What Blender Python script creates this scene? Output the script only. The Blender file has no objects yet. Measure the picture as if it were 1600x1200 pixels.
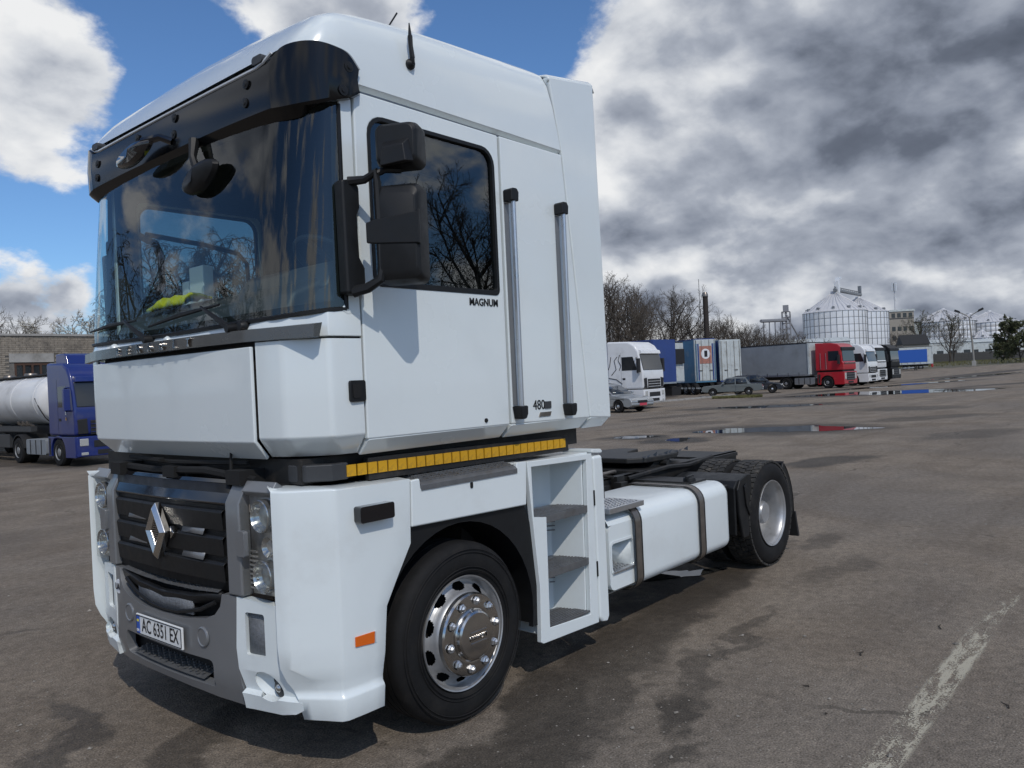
import bpy, bmesh, math, random
from math import sin, cos, pi, radians, sqrt, atan2, tan, exp
from mathutils import Vector, Matrix
from mathutils.geometry import tessellate_polygon
random.seed(7)
S = bpy.context.scene
COL = S.collection

# ------------------------------------------------------------------ camera
CAM = (-1.9357, -4.2979, 1.8466)
YAW, PITCH, ROLL, FPX = 0.70795, -0.003677, -0.046636, 1248.48
_f = Vector((cos(YAW)*cos(PITCH), sin(YAW)*cos(PITCH), sin(PITCH)))
_r0 = Vector((sin(YAW), -cos(YAW), 0)); _u0 = _r0.cross(_f)
_r = cos(ROLL)*_r0 + sin(ROLL)*_u0; _u = -sin(ROLL)*_r0 + cos(ROLL)*_u0
cd = bpy.data.cameras.new('camera'); cam = bpy.data.objects.new('camera', cd); COL.objects.link(cam)
cd.sensor_width = 36; cd.lens = 36*FPX/1600; cd.clip_start = .05; cd.clip_end = 6000
M = Matrix.Identity(4)
for i in range(3):
    M[i][0], M[i][1], M[i][2], M[i][3] = _r[i], _u[i], -_f[i], CAM[i]
cam.matrix_world = M; S.camera = cam
def raydir(px, py): return _f + (px-800)/FPX*_r - (py-600)/FPX*_u
def at(px, depth, z=0.0):
    """place on the yard at a given distance along the view axis"""
    p = Vector(CAM) + raydir(px, 600)*depth
    return Vector((p.x, p.y, z))

# ------------------------------------------------------------------ exposure, sun, sky
S.view_settings.view_transform = 'Standard'; S.view_settings.look = 'None'
S.view_settings.exposure = -0.2; S.view_settings.gamma = 1.0; S.view_settings.use_curve_mapping = False
SUNDIR = Vector((.357, .60, -.715)).normalized()          # travel direction of the light
sl = bpy.data.lights.new('sun', 'SUN'); sl.energy = 2.3; sl.angle = radians(.5); sl.color = (1, .94, .86)
so = bpy.data.objects.new('sun', sl); COL.objects.link(so)
so.rotation_euler = SUNDIR.to_track_quat('-Z', 'Y').to_euler(); so.location = (-20, -30, 50)
SUN_EL = math.asin(-SUNDIR.z); SUN_ROT = atan2(-SUNDIR.x, -SUNDIR.y) % (2*pi)

class NT:
    def __init__(s, tree): s.t = tree
    def n(s, typ, ins=None, **kw):
        nd = s.t.nodes.new(typ)
        for k, v in kw.items(): setattr(nd, k, v)
        if ins:
            for k, v in ins.items():
                sk = nd.inputs[k]
                if hasattr(v, 'is_output') or isinstance(v, bpy.types.NodeSocket): s.t.links.new(v, sk)
                else: sk.default_value = v
        return nd
    def math(s, op, a, b=0.0, c=0.0, clamp=False):
        nd = s.n('ShaderNodeMath', {0: a, 1: b, 2: c}, operation=op); nd.use_clamp = clamp; return nd.outputs[0]
    def vm(s, op, a, b=(0, 0, 0), out=0):
        nd = s.n('ShaderNodeVectorMath', {0: a, 1: b}, operation=op); return nd.outputs[out]
    def scale(s, v, k):
        nd = s.n('ShaderNodeVectorMath', {0: v, 'Scale': k}, operation='SCALE'); return nd.outputs[0]
    def mix(s, f, a, b):
        nd = s.n('ShaderNodeMix', data_type='RGBA')
        for k, v in ((0, f), (6, a), (7, b)):
            if isinstance(v, bpy.types.NodeSocket): s.t.links.new(v, nd.inputs[k])
            else: nd.inputs[k].default_value = v
        return nd.outputs[2]
    def noise(s, vec, scale, detail=4, rough=.55, dist=0.0):
        nd = s.n('ShaderNodeTexNoise', {'Scale': scale, 'Detail': detail, 'Roughness': rough, 'Distortion': dist})
        if vec is not None: s.t.links.new(vec, nd.inputs['Vector'])
        return nd.outputs[0]
    def step(s, x, a, b):
        nd = s.n('ShaderNodeMapRange', {0: x, 1: a, 2: b, 3: 0.0, 4: 1.0}, interpolation_type='SMOOTHSTEP'); return nd.outputs[0]

W = bpy.data.worlds.new('World'); S.world = W; W.use_nodes = True
W.node_tree.nodes.clear()
def build_sky():
    t = NT(W.node_tree)
    d = t.vm('NORMALIZE', t.n('ShaderNodeTexCoord').outputs['Generated'])
    sky = t.n('ShaderNodeTexSky', sky_type='NISHITA')
    sky.sun_disc = False; sky.sun_elevation = SUN_EL; sky.sun_rotation = SUN_ROT
    sky.altitude = 150; sky.air_density = 1.0; sky.dust_density = .5; sky.ozone_density = 3.0
    sep = t.n('ShaderNodeSeparateXYZ', {0: d})
    z = t.math('MAXIMUM', sep.outputs[2], 0.0)
    def plane(lift):
        """the cloud layer seen from below: direction projected on a plane, eased near the horizon"""
        den = t.math('ADD', t.math('MULTIPLY', z, .72), .36+lift)
        v = t.n('ShaderNodeCombineXYZ', {0: t.math('DIVIDE', sep.outputs[0], den), 1: t.math('DIVIDE', sep.outputs[1], den), 2: t.math('MULTIPLY', z, 1.2)}).outputs[0]
        return t.vm('ADD', v, SKY_SHIFT)
    p, pu = plane(0.0), plane(.040)
    wob = t.scale(t.vm('SUBTRACT', t.n('ShaderNodeTexNoise', {'Vector': p, 'Scale': 3.0, 'Detail': 4.0}).outputs[1], (.5, .5, .5)), .07)
    q, qu = t.vm('ADD', p, wob), t.vm('ADD', pu, wob)
    body, bodyu = t.noise(q, 2.2, 3, .46), t.noise(qu, 2.2, 3, .46)          # billows, and the same a little higher up
    bil, bilu = t.noise(q, 5.6, 6, .50), t.noise(qu, 5.6, 6, .50)
    wisp = t.noise(q, 19.0, 6, .62)
    def blob(px, py, sig, w):
        dv = Vector(px).normalized() if py is None else raydir(px, py).normalized()
        c = t.vm('DOT_PRODUCT', d, tuple(dv), out=1)
        return t.math('MULTIPLY', t.math('EXPONENT', t.math('MULTIPLY', t.math('SUBTRACT', c, 1.0), 2/sig**2)), w)
    def total(lst):
        b = None
        for a in lst: b = blob(*a) if b is None else t.math('ADD', b, blob(*a))
        return b
    bias = total(SKY_BLOBS); dark = total(DARK_BLOBS)
    def field(b0, b1): return t.math('ADD', t.math('ADD', t.math('MULTIPLY', b0, .62), t.math('MULTIPLY', b1, .30)), t.math('MULTIPLY', wisp, .14))
    cov = t.math('ADD', field(body, bil), bias); covu = t.math('ADD', field(bodyu, bilu), bias)
    alpha = t.step(cov, .545, .63)
    rim = t.math('SUBTRACT', 1.0, t.step(covu, .56, .92))                         # thin towards the top of a billow: bright
    relief = t.math('ADD', t.math('MULTIPLY', t.math('SUBTRACT', bil, bilu), 1.0), t.math('MULTIPLY', t.math('SUBTRACT', body, bodyu), .75))
    light = t.math('SUBTRACT', t.math('ADD', .48, t.math('MULTIPLY', rim, .38)), t.math('MULTIPLY', t.step(z, .24, .02), .07)); light = t.math('ADD', light, relief)
    light = t.math('ADD', light, t.math('MULTIPLY', t.math('SUBTRACT', wisp, .5), .10))
    light = t.math('SUBTRACT', light, t.math('MULTIPLY', dark, t.math('ADD', .75, t.math('MULTIPLY', body, .5))))
    light = t.math('MULTIPLY_ADD', light, .70, .20); light = t.math('MINIMUM', t.math('MAXIMUM', light, .02), 1.0)
    ramp = t.n('ShaderNodeValToRGB', {0: light}); cr = ramp.color_ramp
    cr.elements[0].position = 0.02; cr.elements[0].color = (.085, .102, .138, 1)
    cr.elements[1].position = .90; cr.elements[1].color = (.98, .99, 1.0, 1)
    e = cr.elements.new(.26); e.color = (.155, .18, .235, 1); e = cr.elements.new(.38); e.color = (.27, .305, .38, 1)
    e = cr.elements.new(.55); e.color = (.44, .48, .56, 1)
    e = cr.elements.new(.72); e.color = (.74, .77, .82, 1)
    cl = t.scale(ramp.outputs[0], CLOUD_GAIN/SKY_STRENGTH)
    skc = t.vm('MULTIPLY', sky.outputs[0], (.66, .86, 1.06))
    # pale air low over the horizon
    skc = t.mix(t.step(z, .16, .0), skc, tuple(c/SKY_STRENGTH for c in (.52, .62, .72))+(1,))
    col = t.mix(alpha, skc, cl)
    bg = t.n('ShaderNodeBackground', {'Color': col, 'Strength': SKY_STRENGTH})
    t.n('ShaderNodeOutputWorld', {'Surface': bg.outputs[0]})
SKY_STRENGTH = .13; CLOUD_GAIN = 1.0; SKY_SHIFT = (3.7, 1.3, .4)
SKY_BLOBS = [(40, 110, .11, .17), (150, 135, .06, .13), (440, -10, .08, .17), (560, -15, .09, .17), (660, 20, .05, .09), (40, 492, .06, .24), (110, 462, .018, .16), (145, 400, .03, .10), (20, 260, .06, .10),
             (1350, 120, .42, .16), (1250, 420, .34, .15), (1560, 330, .2, .06), (980, 240, .12, .10), (960, 90, .09, .10),
             (300, 90, .10, -.20), (760, 60, .10, -.20), (90, 370, .09, -.14), (330, 330, .3, -.05), (1585, 275, .03, -.16), ((-.62, .72, .34), None, .34, .12), ((-.2, -.8, .6), None, .3, .04)]
DARK_BLOBS = [(1230, -50, .10, .20), (1390, 30, .12, .24), (1560, 60, .14, .26), (1720, 110, .15, .18), (1420, 300, .05, .05), (1150, 300, .05, .05), ((-.6, .75, .42), None, .22, .16)]
build_sky()

# ------------------------------------------------------------------ mesh helpers
class MB:
    def __init__(s): s.v = []; s.f = []; s.m = []
    def add(s, vs, fs, m=0):
        o = len(s.v); s.v += [tuple(v) for v in vs]
        for f in fs: s.f.append([i+o for i in f]); s.m.append(m)
    def box(s, x0, x1, y0, y1, z0, z1, m=0):
        s.add([(x, y, z) for z in (z0, z1) for y in (y0, y1) for x in (x0, x1)],
              [(0, 2, 3, 1), (4, 5, 7, 6), (0, 1, 5, 4), (2, 6, 7, 3), (0, 4, 6, 2), (1, 3, 7, 5)], m)
        return s
    def prism(s, outer, ax, a, b, holes=(), m=0):
        def P(p, w): return (p[0], w, p[1]) if ax == 'y' else ((w, p[0], p[1]) if ax == 'x' else (p[0], p[1], w))
        loops = [list(outer)] + [list(h) for h in holes]
        flat = [p for l in loops for p in l]; n = len(flat)
        tri = tessellate_polygon([[Vector((p[0], p[1], 0)) for p in l] for l in loops])
        fs = [tuple(t) for t in tri] + [tuple(i+n for i in reversed(t)) for t in tri]
        k = 0
        for l in loops:
            L = len(l)
            for i in range(L):
                j = (i+1) % L; fs.append((k+i, k+j, k+j+n, k+i+n))
            k += L
        s.add([P(p, a) for p in flat] + [P(p, b) for p in flat], fs, m); return s
    def tube(s, pts, r, n=8, m=0, caps=True):
        pts = [Vector(p) for p in pts]; rs = r if isinstance(r, (list, tuple)) else [r]*len(pts)
        o = []; prev = None
        for i, p in enumerate(pts):
            d = (pts[min(i+1, len(pts)-1)] - pts[max(i-1, 0)]).normalized()
            a = prev if prev is not None else (Vector((0, 0, 1)) if abs(d.z) < .9 else Vector((1, 0, 0)))
            u = (a - d*a.dot(d)).normalized(); prev = u; w = d.cross(u)
            o += [p + rs[i]*(cos(2*pi*k/n)*u + sin(2*pi*k/n)*w) for k in range(n)]
        fs = [(i*n+k, i*n+(k+1) % n, (i+1)*n+(k+1) % n, (i+1)*n+k) for i in range(len(pts)-1) for k in range(n)]
        if caps: fs += [tuple(range(n-1, -1, -1)), tuple((len(pts)-1)*n+k for k in range(n))]
        s.add(o, fs, m); return s
    def lathe(s, prof, c, ax='y', n=48, m=0, skip=None, a0=0., a1=2*pi):
        full = abs(a1-a0-2*pi) < 1e-6; N = n if full else n+1
        vs = []
        for r, h in prof:
            for k in range(N):
                a = a0+(a1-a0)*k/n; q = (r*cos(a), r*sin(a))
                vs.append({'y': (c[0]+q[0], c[1]+h, c[2]+q[1]), 'z': (c[0]+q[0], c[1]+q[1], c[2]+h), 'x': (c[0]+h, c[1]+q[0], c[2]+q[1])}[ax])
        fs = []
        for i in range(len(prof)-1):
            for k in range(n):
                if skip and skip(i, k): continue
                fs.append((i*N+k, i*N+(k+1) % N, (i+1)*N+(k+1) % N, (i+1)*N+k))
        s.add(vs, fs, m); return s
    def loft(s, rows, m=0, closed=False):
        n = len(rows[0]); vs = [p for r in rows for p in r]; fs = []
        for i in range(len(rows)-1):
            for k in range(n if closed else n-1):
                fs.append((i*n+k, i*n+(k+1) % n, (i+1)*n+(k+1) % n, (i+1)*n+k))
        s.add(vs, fs, m); return s
    def cap(s, pts, m=0): s.add(pts, [tuple(range(len(pts)))], m); return s
    def mesh(s, name, mats, ang=35, weld=True):
        me = bpy.data.meshes.new(name); me.from_pydata(s.v, [], s.f)
        for mt in (mats if isinstance(mats, (list, tuple)) else [mats]): me.materials.append(mt)
        me.polygons.foreach_set('material_index', s.m)
        bm = bmesh.new(); bm.from_mesh(me)
        if weld: bmesh.ops.remove_doubles(bm, verts=bm.verts, dist=.0002)
        bmesh.ops.recalc_face_normals(bm, faces=bm.faces); bm.to_mesh(me); bm.free()
        me.polygons.foreach_set('use_smooth', [True]*len(me.polygons))
        me.set_sharp_from_angle(angle=radians(ang)); return me
    def obj(s, name, mats, parent=None, bevel=0, seg=2, solid=0, off=-1, ang=35, weld=True, wn=False):
        o = link(name, s.mesh(name, mats, ang, weld), parent)
        if solid:
            md = o.modifiers.new('solid', 'SOLIDIFY'); md.thickness = solid; md.offset = off; md.use_even_offset = False
        if wn:
            md = o.modifiers.new('normals', 'WEIGHTED_NORMAL'); md.keep_sharp = True
        if bevel:
            md = o.modifiers.new('bevel', 'BEVEL'); md.width = bevel; md.segments = seg; md.limit_method = 'ANGLE'; md.angle_limit = radians(32); md.harden_normals = True
        return o
def link(name, me, parent=None):
    o = bpy.data.objects.new(name, me); COL.objects.link(o)
    if parent is not None: o.parent = parent
    return o
def tag(o, label, cat=None, group=None, kind=None):
    if label: o['label'] = label
    if cat: o['category'] = cat
    if group: o['group'] = group
    if kind: o['kind'] = kind
    return o
def thing(name, label, cat, loc=(0, 0, 0), rz=0., group=None, scale=1.):
    o = bpy.data.objects.new(name, None); COL.objects.link(o); o.empty_display_size = .3
    o.location = loc; o.rotation_euler = (0, 0, rz); o.scale = (scale,)*3
    return tag(o, label, cat, group)
def copy_tree(o, parent=None):
    c = o.copy(); COL.objects.link(c); c.parent = parent
    for ch in o.children: copy_tree(ch, c)
    return c
def rrect(x0, x1, z0, z1, r, n=5):
    rr = r if isinstance(r, (list, tuple)) else [r]*4      # bl, br, tr, tl
    out = []
    for (cx, cz, a, q) in ((x0+rr[0], z0+rr[0], pi, rr[0]), (x1-rr[1], z0+rr[1], 1.5*pi, rr[1]), (x1-rr[2], z1-rr[2], 0, rr[2]), (x0+rr[3], z1-rr[3], .5*pi, rr[3])):
        out += [(cx+q*cos(a+.5*pi*k/n), cz+q*sin(a+.5*pi*k/n)) for k in range(n+1)]
    return out
def arc(cx, cz, r, a0, a1, n): return [(cx+r*cos(a0+(a1-a0)*k/n), cz+r*sin(a0+(a1-a0)*k/n)) for k in range(n+1)]
def roundpts(pts, r, n=4):
    out = [pts[0]]
    for a, b, c in zip(pts, pts[1:], pts[2:]):
        a, b, c = Vector(a), Vector(b), Vector(c); d1 = min(r, (a-b).length*.45); d2 = min(r, (c-b).length*.45)
        p, q = b+(a-b).normalized()*d1, b+(c-b).normalized()*d2
        out += [tuple((1-t)**2*p+2*t*(1-t)*b+t*t*q) for t in [k/n for k in range(n+1)]]
    return out+[pts[-1]]
def curved_plate(name, outer, holes, ycuts, zcuts, xf, lean, mt, parent, **kw):
    loops = [list(outer)]+[list(h) for h in holes]; flat = [p for l in loops for p in l]
    tri = tessellate_polygon([[Vector((p[0], p[1], 0)) for p in l] for l in loops])
    bm = bmesh.new(); vs = [bm.verts.new((0, p[0], p[1])) for p in flat]
    for t in tri:
        try: bm.faces.new([vs[i] for i in t])
        except ValueError: pass
    for c in ycuts: bmesh.ops.bisect_plane(bm, geom=bm.verts[:]+bm.edges[:]+bm.faces[:], plane_co=(0, c, 0), plane_no=(0, 1, 0))
    for c in zcuts: bmesh.ops.bisect_plane(bm, geom=bm.verts[:]+bm.edges[:]+bm.faces[:], plane_co=(0, 0, c), plane_no=(0, 0, 1))
    bm.verts.index_update(); mb = MB()
    mb.v = [(xf(v.co.y)+lean(v.co.z), v.co.y, v.co.z) for v in bm.verts]; mb.f = [[v.index for v in f.verts] for f in bm.faces]; mb.m = [0]*len(mb.f); bm.free()
    return mb.obj(name, mt, parent, **kw)
def interp(x, tab):
    if x <= tab[0][0]: return tab[0][1]
    for (a, b), (c, d) in zip(tab, tab[1:]):
        if x <= c: return b+(d-b)*(x-a)/(c-a)
    return tab[-1][1]
def text_mesh(name, s, size, m, ext=.002, xa=(1, 0, 0), ya=(0, 0, 1), loc=(0, 0, 0), parent=None, sx=1., bold=0.0):
    cu = bpy.data.curves.new('lettering', 'FONT'); cu.body = s; cu.size = size; cu.extrude = ext; cu.align_x = 'CENTER'; cu.align_y = 'CENTER'; cu.offset = bold; cu.resolution_u = 3
    t = bpy.data.objects.new('lettering', cu); COL.objects.link(t)
    bpy.context.view_layer.update(); me = bpy.data.meshes.new_from_object(t.evaluated_get(bpy.context.evaluated_depsgraph_get()))
    bpy.data.objects.remove(t); X, Y = Vector(xa), Vector(ya); Z = X.cross(Y)
    for v in me.vertices: v.co = Vector(loc) + X*v.co.x*sx + Y*v.co.y + Z*v.co.z
    me.materials.clear(); me.materials.append(m); me.name = name
    return link(name, me, parent)

# ------------------------------------------------------------------ materials
def principled(name, col, rough=.5, metal=0., coat=0., var=.0, vscale=6., bump=0., bscale=80., rvar=0., spec=.5, dirt=None, dscale=2.5, damt=.5):
    m = bpy.data.materials.new(name); m.use_nodes = True; t = NT(m.node_tree); b = m.node_tree.nodes['Principled BSDF']
    b.inputs['Base Color'].default_value = (*col, 1); b.inputs['Roughness'].default_value = rough; b.inputs['Metallic'].default_value = metal
    b.inputs['Coat Weight'].default_value = coat; b.inputs['Coat Roughness'].default_value = .06; b.inputs['Specular IOR Level'].default_value = spec
    L = m.node_tree.links; tc = None
    if var or bump or rvar or dirt: tc = t.n('ShaderNodeTexCoord').outputs['Object']
    c = None
    if var:
        n = t.noise(tc, vscale, 5, .6); f = t.n('ShaderNodeMapRange', {0: n, 1: .25, 2: .75, 3: 1-var, 4: 1+var}).outputs[0]
        c = t.vm('SCALE', (*col,)); nd = t.t.nodes[-1]; L.new(f, nd.inputs['Scale'])
    if dirt:
        n = t.step(t.noise(tc, dscale, 8, .65), .48, .72); f = t.math('MULTIPLY', n, damt)
        c = t.mix(f, c if c is not None else (*col, 1), (*dirt, 1))
    if c is not None: L.new(c, b.inputs['Base Color'])
    if rvar:
        n = t.noise(tc, vscale*1.7, 4, .6); L.new(t.n('ShaderNodeMapRange', {0: n, 1: .3, 2: .7, 3: max(0, rough-rvar), 4: rough+rvar}).outputs[0], b.inputs['Roughness'])
    if bump:
        n = t.noise(tc, bscale, 3, .6); bn = t.n('ShaderNodeBump', {'Height': n, 'Strength': bump, 'Distance': .01}); L.new(bn.outputs[0], b.inputs['Normal'])
    return m
def glassmat(name, tint, refl=1.0, ior=1.5):
    m = bpy.data.materials.new(name); m.use_nodes = True; t = NT(m.node_tree); t.t.nodes.clear()
    ge = t.n('ShaderNodeNewGeometry'); c = t.math('ABSOLUTE', t.vm('DOT_PRODUCT', ge.outputs['Normal'], ge.outputs['Incoming'], out=1))
    f = t.math('MULTIPLY_ADD', t.math('POWER', t.math('SUBTRACT', 1.0, c, clamp=True), 5.0), 1-((ior-1)/(ior+1))**2*2, ((ior-1)/(ior+1))**2*2)
    f = t.math('MULTIPLY', f, refl, clamp=True)
    tr = t.n('ShaderNodeBsdfTransparent', {'Color': (*tint, 1)}); gl = t.n('ShaderNodeBsdfGlossy', {'Color': (.95, .97, 1, 1), 'Roughness': .0})
    mx = t.n('ShaderNodeMixShader', {0: f, 1: tr.outputs[0], 2: gl.outputs[0]}); t.n('ShaderNodeOutputMaterial', {0: mx.outputs[0]}); return m
WHITE = principled('white_paint', (.72, .775, .78), .24, coat=.7, var=.012, vscale=1.2, rvar=.05, dirt=(.50, .53, .53), dscale=1.6, damt=.12, bump=.012, bscale=3.5)
WHITE2 = principled('white_plastic', (.72, .775, .78), .33, coat=.3, var=.02, vscale=2, rvar=.05, dirt=(.5, .5, .48), dscale=3, damt=.18)
BLACKG = principled('black_gloss', (.006, .006, .008), .07, coat=.5)
VISOR = principled('visor_black', (.006, .006, .0065), .14, spec=.35)
BLACKP = principled('black_plastic', (.0085, .009, .0098), .5, var=.25, vscale=8, bump=.06, bscale=300, rvar=.08, spec=.35)
BLACKM = principled('black_metal', (.012, .012, .012), .55, var=.4, vscale=5, dirt=(.05, .042, .034), dscale=7, damt=.7)
DARK = principled('dark_void', (.006, .006, .006), .8)
RUBBER = principled('tyre_rubber', (.0085, .0085, .009), .78, var=.35, vscale=9, bump=.12, bscale=60, dirt=(.03, .027, .023), dscale=8, damt=.35, spec=.3)
TREADR = principled('tread_rubber', (.03, .029, .027), .8, var=.4, vscale=20, dirt=(.12, .105, .085), dscale=16, damt=.7)
GREYP = principled('grey_paint', (.205, .212, .22), .36, metal=.35, coat=.25, var=.05, vscale=2, rvar=.05)
GREYD = principled('grey_plastic', (.04, .042, .045), .5, var=.12, bump=.05, bscale=200)
GRID = principled('grey_lattice', (.16, .17, .185), .5, var=.35, vscale=60, bump=.6, bscale=160)
CHROME = principled('chrome', (.62, .61, .59), .1, metal=1., rvar=.04)
CHROMED = principled('tinted_chrome', (.50, .485, .465), .17, metal=1., rvar=.05)
ALU = principled('aluminium', (.56, .57, .58), .33, metal=.9, var=.06, vscale=12, rvar=.08)
RIMS = principled('wheel_silver', (.45, .455, .46), .42, metal=.65, var=.1, vscale=9, rvar=.08, dirt=(.1, .09, .075), dscale=7, damt=.35)
STEEL = principled('worn_steel', (.24, .215, .19), .38, metal=.8, var=.25, vscale=14, rvar=.1)
TREADP = principled('tread_plate', (.17, .175, .18), .42, metal=.5, var=.2, vscale=15, dirt=(.12, .1, .08), dscale=9, damt=.5)
STRIP = principled('dark_brushed_metal', (.17, .16, .15), .25, metal=.9, rvar=.05)
YELLOW = principled('yellow_reflector', (.62, .33, .012), .4, var=.14, vscale=14, dirt=(.2, .12, .03), dscale=22, damt=.7)
ORANGE = principled('amber_lens', (.72, .13, .008), .22, coat=.5)
LAMPIN = principled('lamp_reflector', (.55, .55, .54), .18, metal=.9, rvar=.1)
LAMPBODY = principled('lamp_housing', (.52, .51, .49), .3, metal=.65, var=.3, vscale=25)
CLEAR = glassmat('clear_lens', (.93, .95, .95), 1.0)
WGLASS = glassmat('windscreen_glass', (.68, .79, .78), .85, 1.5)
SGLASS = glassmat('side_glass', (.50, .55, .55), 1.0, 1.5)
INT = principled('cab_trim', (.035, .035, .037), .8, var=.15)
INT2 = principled('dash_plastic', (.055, .057, .06), .55)
FABRIC = principled('seat_fabric', (.05, .052, .06), .9, var=.3, vscale=30)
PAPER = principled('paper', (.7, .72, .74), .7)
VEST = principled('yellow_vest', (.75, .68, .02), .7)
PLATEW = principled('plate_white', (.74, .75, .74), .35)
PLATEB = principled('plate_blue', (.02, .09, .42), .35)
INK = principled('black_ink', (.012, .012, .014), .5)
GREENB = principled('green_hose', (.03, .35, .05), .4)
FLAP = principled('rubber_flap', (.018, .018, .019), .65, var=.2)
TRIM = principled('white_seal', (.6, .63, .66), .35)
exec_parts = []

# ------------------------------------------------------------------ the tractor unit
T = thing('tractor_truck', 'large white tractor unit with black sun visor parked in the foreground', 'truck')
SIDES = (-1, 1)                                             # -1: the side towards the viewer
def sy(s, pts): return [(x, s*y, z) for x, y, z in pts]

# --- cab front
def mirror_row(tab, z=None):                                # tab: (|y|, x[, z]) from the centre out -> full row from +y to -y
    half = [(t[1], t[0], t[2] if len(t) > 2 else z) for t in tab]
    left = [(x, y, zz) for x, y, zz in reversed(half)]
    return left + [(x, -y, zz) for x, y, zz in half if y > 1e-6]
mb = MB()
rows = [mirror_row([(0, .147), (.45, .151), (.886, .166)], z) for z in (2.068, 1.85, 1.617)] + [mirror_row([(0, .232), (.45, .236), (.852, .25)], 1.532)]
mb.loft(rows)
fp = mb.obj('front_panel', WHITE, T, solid=.02, off=-1, bevel=.006)
for y, z in ((.861, 1.99), (.861, 1.71), (-.861, 1.99), (-.861, 1.71), (-.03, 2.05)):
    MB().lathe([(0, -.004), (.009, -.004), (.012, .004)], (interp(abs(y), [(0, .147), (.886, .166)])-.003, y, z), 'x', 10).obj('bolt', STEEL, fp)
MB().loft([mirror_row([(0, .208), (.74, .222)], 1.556), mirror_row([(0, .222), (.76, .236)], 1.536)]).obj('panel_reflection', WHITE2, T, solid=.012)  # added white strip, stands in for the reflection along the panel's bottom edge
for s in SIDES:
    Ct = roundpts([(.168, .898), (.207, 1.052), (.342, 1.24), (.523, 1.25)], .022, 4)
    Cb = roundpts([(.252, .865), (.29, .99), (.405, 1.15), (.535, 1.166)], .06, 4)
    rows = [[(x, s*y, z) for x, y in Ct] for z in (2.086, 1.80)]
    rows += [[(a[0]+(b[0]-a[0])*k, s*(a[1]+(b[1]-a[1])*k), z) for a, b in zip(Ct, Cb)] for k, z in ((0, 1.634), (.04, 1.624), (.12, 1.614), (1, 1.532))]
    MB().loft(rows).obj('corner_panel', WHITE, T, solid=.02, ang=60, wn=True)
    mb = MB(); mb.prism(rrect(.438, .53, 1.783, 1.885, .012, 3), 'y', s*1.244, s*1.262)
    h = mb.obj('door_handle', BLACKP, T, bevel=.003)
    MB().prism(rrect(.45, .50, 1.80, 1.868, .01, 3), 'y', s*1.262, s*1.266).obj('grip_recess', DARK, h)
# scuttle under the windscreen and the two front pillars
lo = [(0, .152), (.6, .16), (.9, .172), (1.052, .208), (1.24, .343), (1.249, .43), (1.25, .529)]
hi = [(0, .172, 2.18), (.6, .182, 2.185), (.98, .2, 2.19), (1.1, .243, 2.198), (1.225, .355, 2.213), (1.245, .43, 2.222), (1.249, .529, 2.225)]
mb = MB().loft([mirror_row(lo, 2.096), mirror_row(lo, 2.14), mirror_row(hi)])
for s in SIDES: mb.prism([(.452, 2.2), (.415, 2.222), (.445, 2.25), (.452, 2.3), (.455, 3.34), (.531, 3.34), (.528, 2.2)], 'y', s*1.205, s*1.249)
mb.obj('windscreen_frame', WHITE, T, solid=.012, bevel=.006)
# windscreen, wrapped round the corners
GB = [(0, .17, 2.182), (.3, .172, 2.183), (.6, .18, 2.187), (.85, .19, 2.19), (1.0, .207, 2.192), (1.06, .225, 2.196), (1.115, .252, 2.2), (1.165, .292, 2.206), (1.205, .335, 2.212), (1.232, .385, 2.218), (1.245, .45, 2.222)]
GTp = [(0, .27, 3.25), (.3, .272, 3.25), (.6, .278, 3.25), (.85, .287, 3.25), (1.0, .298, 3.25), (1.06, .312, 3.25), (1.115, .332, 3.25), (1.165, .362, 3.25), (1.205, .392, 3.25), (1.232, .42, 3.25), (1.245, .455, 3.25)]
def grow(k):
    return [(a[0], a[1]+(b[1]-a[1])*k**1.15, a[2]+(b[2]-a[2])*k) for a, b in zip(GB, GTp)]
gl = MB().loft([mirror_row(grow(k/10)) for k in range(11)]).obj('windscreen', WGLASS, T, ang=60)
def off_row(k, d): return [(a, x+d, z) for a, x, z in grow(k)]
mb = MB().tube(mirror_row([(y, x-.004, z+.004) for y, x, z in grow(0)]), .011, 6)
for s in SIDES: mb.tube([(x, s*1.2475, z) for x, z in ((.449, 2.225), (.451, 2.5), (.455, 3.2))], .01, 6)
mb.obj('windscreen_seal', BLACKP, gl)
MB().loft([mirror_row(off_row(0.005, .006)), mirror_row(off_row(.045, .006))]).obj('black_border', DARK, gl)
MB().loft([mirror_row(off_row(.945, .008)), mirror_row(off_row(1.0, .008))]).obj('header_band', DARK, gl)
for s in SIDES:
    MB().loft([[(grow(k/6)[j][1]+.006, s*(grow(k/6)[j][0]-.004), grow(k/6)[j][2]) for j in (9, 10)] for k in range(7)]).obj('black_border', DARK, gl)
# wipers
def wiper(piv, knee, a, b, offx):
    mb = MB()
    gx = lambda p: (p[0]-.03, p[1], p[2])
    mb.tube([gx(piv), ((piv[0]+knee[0])/2-.045, (piv[1]+knee[1])/2, (piv[2]+knee[2])/2+.01), gx(knee)], [.017, .013, .008], 6)
    mb.lathe([(0, -.03), (.02, -.03), (.026, .0), (.026, .03)], (piv[0]-.02, piv[1], piv[2]), 'x', 12)
    w = mb.obj('wiper_arm', BLACKP, T)
    c = MB().tube([gx(a), gx(((a[0]+b[0])/2-.012, (a[1]+b[1])/2, (a[2]+b[2])/2+.006)), gx(b)], [.006, .014, .006], 6)
    c.obj('wiper_blade', BLACKP, w)
wiper((.165, .14, 2.172), (.18, .455, 2.305), (.225, 1.03, 2.282), (.178, .29, 2.292), 0)
wiper((.175, -.72, 2.168), (.187, -.43, 2.30), (.18, .14, 2.245), (.193, -.60, 2.297), 0)
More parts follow.
